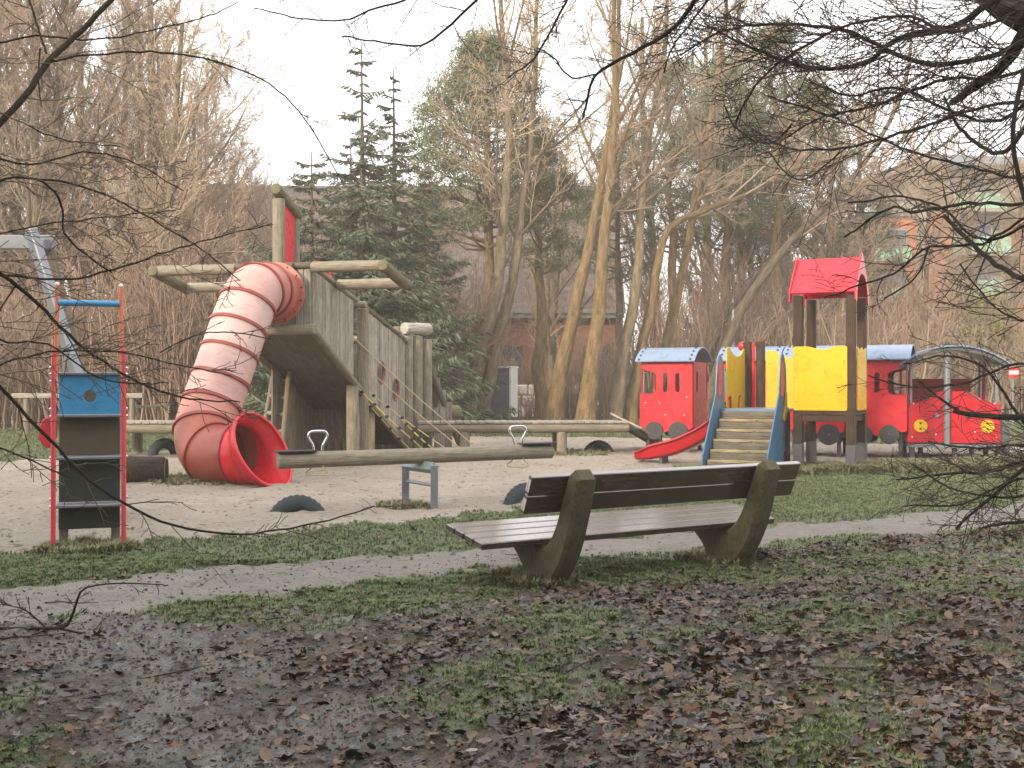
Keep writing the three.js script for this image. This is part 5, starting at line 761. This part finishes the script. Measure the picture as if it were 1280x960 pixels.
overhang('overhanging_tree', 'dark bare tree whose boughs reach in over the play train', [V(3.3, 0, -4.2), V(3.2, 1.5, -4.4), V(3.0, 3.4, -4.6), V(3.1, 6, -4.6)], 0.2, [
  [[[1420, -60], [1300, 20], [1262, 10], [1225, -14]], 4.6, 5, 60, 30, 0.3], [[[1330, 0], [1285, 35], [1258, 78], [1216, 110], [1190, 129]], 4.6, 5.2, 20, 9, 0.3],
  [[[1300, -30], [1230, 8], [1200, 30], [1120, 50], [1080, 80], [1010, 84], [940, 60], [880, 30]], 4.6, 6, 9.9, 2, 1.6, 1.3], [[[1330, 20], [1240, 70], [1150, 78], [1060, 40], [980, 30], [900, 40], [850, 70]], 4.6, 6, 7.9, 2, 1.6, 1.3],
  [[[1360, 110], [1285, 126], [1230, 134], [1130, 165], [1060, 184], [1000, 187], [968, 178], [940, 160]], 4.4, 5.6, 5.3, 2, 0.8], [[[1350, 190], [1285, 222], [1230, 213], [1190, 204], [1130, 186], [1050, 150], [960, 120]], 4.5, 5.8, 4.0, 2, 0.9],
  [[[1340, 255], [1285, 255], [1200, 255], [1140, 266], [1120, 258], [1085, 276], [1055, 297]], 4.2, 5, 5.3, 2.5, 0.4], [[[1340, 250], [1285, 270], [1240, 297], [1215, 294], [1180, 262], [1150, 250], [1120, 246], [1060, 254]], 4.2, 5, 4.0, 2.5, 0.4],
  [[[1330, 370], [1285, 350], [1250, 334], [1212, 302], [1180, 270]], 4, 4.6, 7.9, 5, 0.3], [[[1340, 260], [1285, 280], [1230, 304], [1160, 310], [1120, 340], [1060, 362], [1030, 372]], 4.2, 5, 4.6, 2, 0.4], [[[1160, 310], [1146, 345], [1105, 374]], 4.6, 5, 2.6, 2, 0.4],
  [[[1300, 30], [1275, 110], [1266, 170], [1278, 240], [1300, 300]], 4.3, 4.4, 6.6, 6, 0.5], [[[1330, 130], [1290, 150], [1262, 185], [1240, 190], [1200, 160], [1180, 120]], 4.4, 5, 7.9, 3, 0.6],
  [[[1340, 60], [1260, 95], [1180, 100], [1100, 130], [1020, 150], [980, 175]], 4.6, 5.8, 5.9, 2, 1.2], [[[1330, -10], [1200, 40], [1130, 20], [1040, 40], [960, 90], [925, 140], [918, 165]], 4.6, 6, 5.3, 2, 1.2, 1.2],
  [[[1330, 90], [1250, 150], [1190, 140], [1120, 110], [1060, 120], [1010, 100]], 4.5, 5.6, 5.3, 2, 1.1], [[[1340, 330], [1285, 400], [1240, 380], [1200, 330]], 4.3, 4.8, 3.3, 2, 0.6],
  [[[1180, -40], [1000, -10], [880, -6], [862, 10], [846, 32], [800, 62], [745, 93], [733, 130], [728, 150]], 5, 6.6, 9.2, 2.5, 0.7], [[[745, 93], [715, 97], [690, 70], [672, 60]], 6.4, 6.7, 2.6, 2, 0.6], [[[900, -30], [720, -10], [704, 10], [682, 50], [665, 76], [636, 96]], 5.6, 6.6, 4.6, 2, 0.6],
  [[[800, -60], [620, -20], [590, 5], [545, 47], [520, 57], [470, 52], [428, 45]], 5.6, 6.8, 4.6, 2, 0.35], [[[560, -30], [510, -2], [460, 14], [430, 25], [370, 22], [318, 10]], 5.8, 6.8, 3.3, 1.6, 0.3], [[[900, -20], [870, 20], [840, 60], [830, 90]], 5.6, 6.4, 3.3, 2, 0.7],
  [[[990, 155], [962, 180], [920, 160], [905, 130]], 5.6, 6, 2.6, 2, 0.6], [[[1060, 184], [1000, 225], [960, 190]], 5.4, 6, 2.0, 2, 0.5],
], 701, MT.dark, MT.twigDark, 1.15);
overhang('low_branching_tree', 'dark bare sapling with low twigs in front of the train car', [V(3.2, 0, -5.6), V(3.1, 0.8, -5.7), V(3.2, 2.2, -5.6)], 0.06, [
  [[[1380, 525], [1285, 521], [1235, 520], [1192, 514]], 5.6, 5.9, 10, 6, 0.3], [[[1200, 515], [1170, 495], [1150, 478]], 5.9, 6, 4, 2, 0.6], [[[1380, 560], [1285, 577], [1230, 590], [1190, 592], [1120, 600]], 5.6, 6.4, 7, 2, 1, 1], [[[1380, 540], [1285, 582], [1240, 620], [1195, 660]], 5.4, 5.8, 7, 3, 1.0], [[[1380, 640], [1285, 650], [1225, 660]], 5.3, 5.7, 7, 3, 0.8],
  [[[1380, 570], [1280, 556], [1220, 560], [1160, 552]], 5.6, 6.2, 5, 2, 1], [[[1380, 600], [1290, 540], [1230, 460], [1180, 445], [1130, 456]], 5.6, 6.2, 5, 2, 0.6], [[[1380, 500], [1280, 455], [1200, 480], [1140, 484], [1085, 470]], 5.6, 6.2, 4, 2, 0.5], [[[1380, 600], [1270, 600], [1200, 630], [1130, 632]], 5.4, 6, 4, 2, 0.9], [[[1380, 580], [1280, 620], [1190, 610], [1140, 580]], 5.4, 6, 4, 2, 0.9],
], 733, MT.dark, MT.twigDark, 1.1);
overhang('overhanging_tree', 'bare tree whose long twigs cross in front of the swing frame', [V(-2.9, 0, -4.0), V(-2.75, 1.2, -4.3), V(-2.8, 2.6, -4.5), V(-2.4, 4.2, -4.8)], 0.13, [
  [[[-120, 230], [-30, 178], [30, 122], [58, 80], [92, 48], [140, 0], [190, -50]], 4.4, 5, 9.0, 6.0, 0.2], [[[58, 78], [100, 70], [180, 65], [250, 72], [320, 95], [362, 126], [394, 168], [412, 200], [430, 232]], 4.7, 5.6, 3.0, 1.4, 0.25], [[[-60, 70], [0, 54], [40, 45], [110, 50], [180, 40], [260, 20], [297, 4]], 4.5, 5.2, 3.0, 1.4, 0.25], [[[58, 66], [46, 30], [34, -10]], 4.7, 4.8, 3.0, 2.5, 0.3], [[[50, 60], [48, 100], [52, 135]], 4.7, 4.7, 2.2, 1.4, 0.3],
  [[[-80, 240], [0, 226], [36, 221], [68, 240], [78, 262], [80, 290], [106, 317], [140, 340]], 4.3, 4.8, 3.8, 2.1, 0.4], [[[36, 222], [110, 235], [172, 264], [230, 298], [266, 322], [300, 352]], 4.5, 5.2, 3.0, 1.5, 0.3], [[[-80, 300], [0, 342], [40, 372], [88, 420], [138, 458], [200, 488], [250, 500], [300, 502]], 4.2, 4.8, 6.0, 1.7, 0.6], [[[-60, 430], [0, 484], [60, 548], [130, 614], [200, 650], [280, 668], [340, 664], [420, 648], [468, 632]], 4.0, 4.8, 5.2, 1.7, 0.45],
  [[[-60, 360], [0, 345], [70, 350], [140, 338], [210, 314], [280, 294], [340, 279]], 4.3, 5, 3.8, 1.4, 0.5], [[[-60, 470], [0, 455], [60, 440], [150, 440], [220, 455], [290, 470]], 4.2, 4.8, 3.0, 1.4, 0.5], [[[-60, 390], [0, 425], [60, 430], [120, 470], [180, 480], [210, 478]], 4.2, 4.6, 3.0, 1.4, 0.6], [[[-60, 520], [0, 560], [50, 580], [90, 600]], 4.1, 4.3, 3.0, 1.7, 0.4], [[[200, 440], [250, 417], [300, 416], [340, 425]], 4.7, 5, 2.0, 1.4, 0.3], [[[-40, 190], [40, 205], [110, 190], [170, 205], [230, 240]], 4.5, 5, 3.0, 1.4, 0.5], [[[-40, 300], [60, 280], [150, 270], [220, 262]], 4.4, 5, 2.2, 1.4, 0.5], [[[-40, 120], [20, 150], [80, 175], [150, 182]], 4.4, 5, 2.2, 1.4, 0.4],
], 762, MT.olive, MT.twigOlive, 0.8);
{ // cut branch lying low at the path side
  const t = thing('fallen_branch', 'bare forked branch lying at the near side of the path', 'branch', [at(80, 790, 6.0).x, surface(-2.4, 6.0), -6.0]), w = new Wood(), P = (px, py, d = 6.0) => at(px, py, d).sub(t.position), o = tuning(5, { levels: 3, minR: 0.002, up: 0, count: [0, 8, 3, 2], ratio: [0, 0.2, 0.5, 0.5], wobble: 0.15 });
  for (const [line, a, b] of [[[[-60, 788], [0, 786], [55, 785], [82, 783], [92, 765], [102, 738], [125, 731], [160, 729], [205, 731]], 0.011, 0.003], [[[76, 786], [120, 795], [160, 800], [210, 804], [250, 803]], 0.007, 0.002], [[[56, 783], [30, 762], [0, 755]], 0.005, 0.002]]) { const pts = new THREE.CatmullRomCurve3(line.map((q, k) => P(q[0], q[1], 6.0 - k * 0.02))).getPoints(18); w.tube(pts, pts.map((_, k) => lerp(a, b, k / 18)), 6); sprout(o, pts, pts.map(() => 0.004), 1, 0.8); }
  mesh('stem', mergeGeometries([w.build(), o.crown.build()]), MT.olive, t);
}
// ---------------------------------------------------------------- fallen leaves and sticks
{
  const leafGeo = (seed, lobes) => { const r = mulberry(seed), n = 14, rim = [], tri = [], bend = 0.25 + 0.5 * r(), tw = (r() - 0.5) * 0.8, y = (x, z) => bend * (x * x) * 0.9 + tw * x * z + 0.25 * z * z * r();
    for (let k = 0; k < n; k++) { const a = k / n * 6.283, l = (lobes ? 0.36 + 0.17 * Math.cos(a * lobes) : 0.45) * (0.9 + 0.2 * r()), x = Math.cos(a) * l * (lobes ? 0.95 : 0.62), z = Math.sin(a) * l * (1 + 0.15 * Math.sin(a)); rim.push(V(x, y(x, z), z)); }
    const c = V(0, 0, 0); for (let k = 0; k < n; k++) tri.push(c, rim[(k + 1) % n], rim[k]); tri.push(V(-0.012, 0, -0.4), V(0.012, 0, -0.4), V(0.03, 0.06, -0.72));
    const g = new THREE.BufferGeometry().setFromPoints(tri); g.computeVertexNormals(); return g; };
  const geos = [leafGeo(1, 5), leafGeo(2, 0), leafGeo(3, 5), leafGeo(4, 0), leafGeo(6, 3)];
  const tones = [[0.08, 0.046, 0.027], [0.125, 0.078, 0.042], [0.058, 0.036, 0.022], [0.038, 0.026, 0.018], [0.17, 0.12, 0.075], [0.10, 0.092, 0.09], [0.24, 0.195, 0.15], [0.066, 0.056, 0.05], [0.125, 0.057, 0.024]];
  const mats = tones.map((c, i) => std(C(...c), i === 5 || i === 7 ? 0.32 : 0.55, { bumpMap: T.grain, bumpScale: 0.001 }));
  const names = ['russet brown', 'tan', 'dark brown', 'blackish', 'pale tan', 'wet grey', 'bleached cream', 'dull grey brown', 'rusty orange'];
  const dens = (x, d) => { let v = 0.12 + 0.6 * smooth(0.0, 0.8, n2b(x * 0.9 + 31, d * 0.9) + 0.35 * n2(x * 2.6, d * 2.6)); v *= 1 - smooth(6.5, 8.2, d - 0.3 * x); v *= lerp(0.28, 1.25, smooth(-1.2, 1.2, x - 0.2 * (d - 5))); v += 1.0 * ridgeAt(x, d); v *= 1 - 0.75 * trodden(x, d); return v + 0.02; };
  const r = mulberry(900), all = [];
  for (let tries = 0; all.length < 20000 && tries < 900000; tries++) { const d = 3.3 + 8.2 * r(), x = (r() * 2 - 1) * (0.5 * d + 0.5); if (r() > dens(x, d)) continue; if (pathMask(x, d) > 0.1 && r() > 0.06) continue; if (sandMask(x, d) > 0.1 && r() > 0.1) continue; all.push([x, d]); }
  const q = new THREE.Quaternion(), e = new THREE.Euler(), m4 = new THREE.Matrix4(), spot = ([x, d], s) => { e.set((r() - 0.5) * 1.3, r() * 6.28, (r() - 0.5) * 1.3); q.setFromEuler(e); return m4.compose(V(x, surface(x, d) + 0.006 + 0.012 * r(), -d), q, V(s, s, s)); };
  const inView = all.filter(([x, d]) => d > 3.95 && Math.abs(x) < 0.44 * d).sort((a, b) => a[1] - b[1]), one = new Set();
  for (let k = 0; k < 270; k++) one.add(inView[Math.floor(k * 4.2)]);
  for (const p of one) { if (!p) continue; const i = [0, 0, 1, 1, 2, 2, 3, 4, 5, 5, 6, 7, 7, 8][Math.floor(r() * 14)], o = mesh('fallen_leaf', pick(geos, r), mats[i], scene); spot(p, 0.045 + 0.075 * r() * r()).decompose(o.position, o.quaternion, o.scale); tag(o, `${names[i]} fallen leaf on the bare ground before the bench`, 'leaf', `${names[i]} leaves on the near ground`); }
  const rest = all.filter((p) => !one.has(p)), per = geos.map(() => []); rest.forEach((p, i) => per[i % geos.length].push(p)); const col = new THREE.Color();
  per.forEach((list, k) => { const im = new THREE.InstancedMesh(geos[k], std(C(1, 1, 1), 0.5), list.length); list.forEach((p, i) => { im.setMatrixAt(i, spot(p, 0.028 + 0.06 * r() * r())); const t = tones[[0, 0, 1, 2, 2, 3, 3, 3, 5, 7, 7, 8, 4][Math.floor(r() * 13)]], v = 0.7 + 0.4 * r(); im.setColorAt(i, col.setRGB(t[0] * v, t[1] * v, t[2] * v)); }); im.name = numbered('leaf_litter'); tag(im, 'carpet of small brown fallen leaves over the soil', 'leaf litter', null, 'stuff'); im.castShadow = im.receiveShadow = true; scene.add(im); });
  // crumbs of soil, bark and rotted leaf pressed into the bare ground
  { const cg = new THREE.IcosahedronGeometry(1, 0), cp = cg.attributes.position, cr = mulberry(14); for (let i = 0; i < cp.count; i++) { const k = 1 + 0.35 * n2(cp.getX(i) * 3, cp.getY(i) * 3 + cp.getZ(i)); cp.setXYZ(i, cp.getX(i) * k, cp.getY(i) * k * 0.6, cp.getZ(i) * k); } cg.computeVertexNormals();
    const list = []; for (let k = 0; k < 42000; k++) { const d = 3.6 + 5.4 * Math.pow(cr(), 1.3), x = (cr() * 2 - 1) * (0.5 * d + 0.2), on = pathMask(x, d) > 0.05; if (grassiness(x, d) > 0.35 + 0.4 * cr() && !on) continue; if (on && cr() > 0.25) continue; list.push([x, d]); }
    const im = new THREE.InstancedMesh(cg, std(C(1, 1, 1), 0.75), list.length), cc = new THREE.Color(); list.forEach(([x, d], i) => { const s = 0.002 + 0.008 * Math.pow(cr(), 4); e.set(cr() * 3, cr() * 6, cr() * 3); m4.compose(V(x, surface(x, d) + s * 0.2, -d), q.setFromEuler(e), V(s * (1 + cr()), s, s * (1 + cr()))); im.setMatrixAt(i, m4); const v = 0.6 + 0.8 * cr(), w = cr(); im.setColorAt(i, w < 0.05 ? cc.setRGB(0.2 * v, 0.18 * v, 0.15 * v) : w < 0.5 ? cc.setRGB(0.075 * v, 0.052 * v, 0.036 * v) : cc.setRGB(0.085 * v, 0.076 * v, 0.064 * v)); });
    im.name = 'soil_crumbs'; tag(im, 'crumbs of soil and rotted leaf on the bare ground', 'soil', null, 'stuff'); im.castShadow = im.receiveShadow = true; scene.add(im); }
  // sticks
  for (let k = 0; k < 34; k++) { const d = 4.2 + 4.5 * r(), x = (r() * 2 - 1) * 0.45 * d, L = 0.15 + 0.4 * r(), a = r() * 6.28, w = new Wood(), pts = [0, 0.33, 0.66, 1].map((u) => V(Math.cos(a) * L * (u - 0.5), 0.01 + 0.012 * r(), Math.sin(a) * L * (u - 0.5) + 0.02 * r())); w.tube(pts, [0.005, 0.0045, 0.004, 0.0025], 5); const o = mesh('fallen_stick', w.build(), r() < 0.5 ? MT.olive : MT.brown, scene); o.position.set(x, surface(x, d), -d); tag(o, 'short thin dead stick lying on the leafy ground', 'stick', 'dead sticks on the near ground'); }
}
renderer.render(scene, camera);
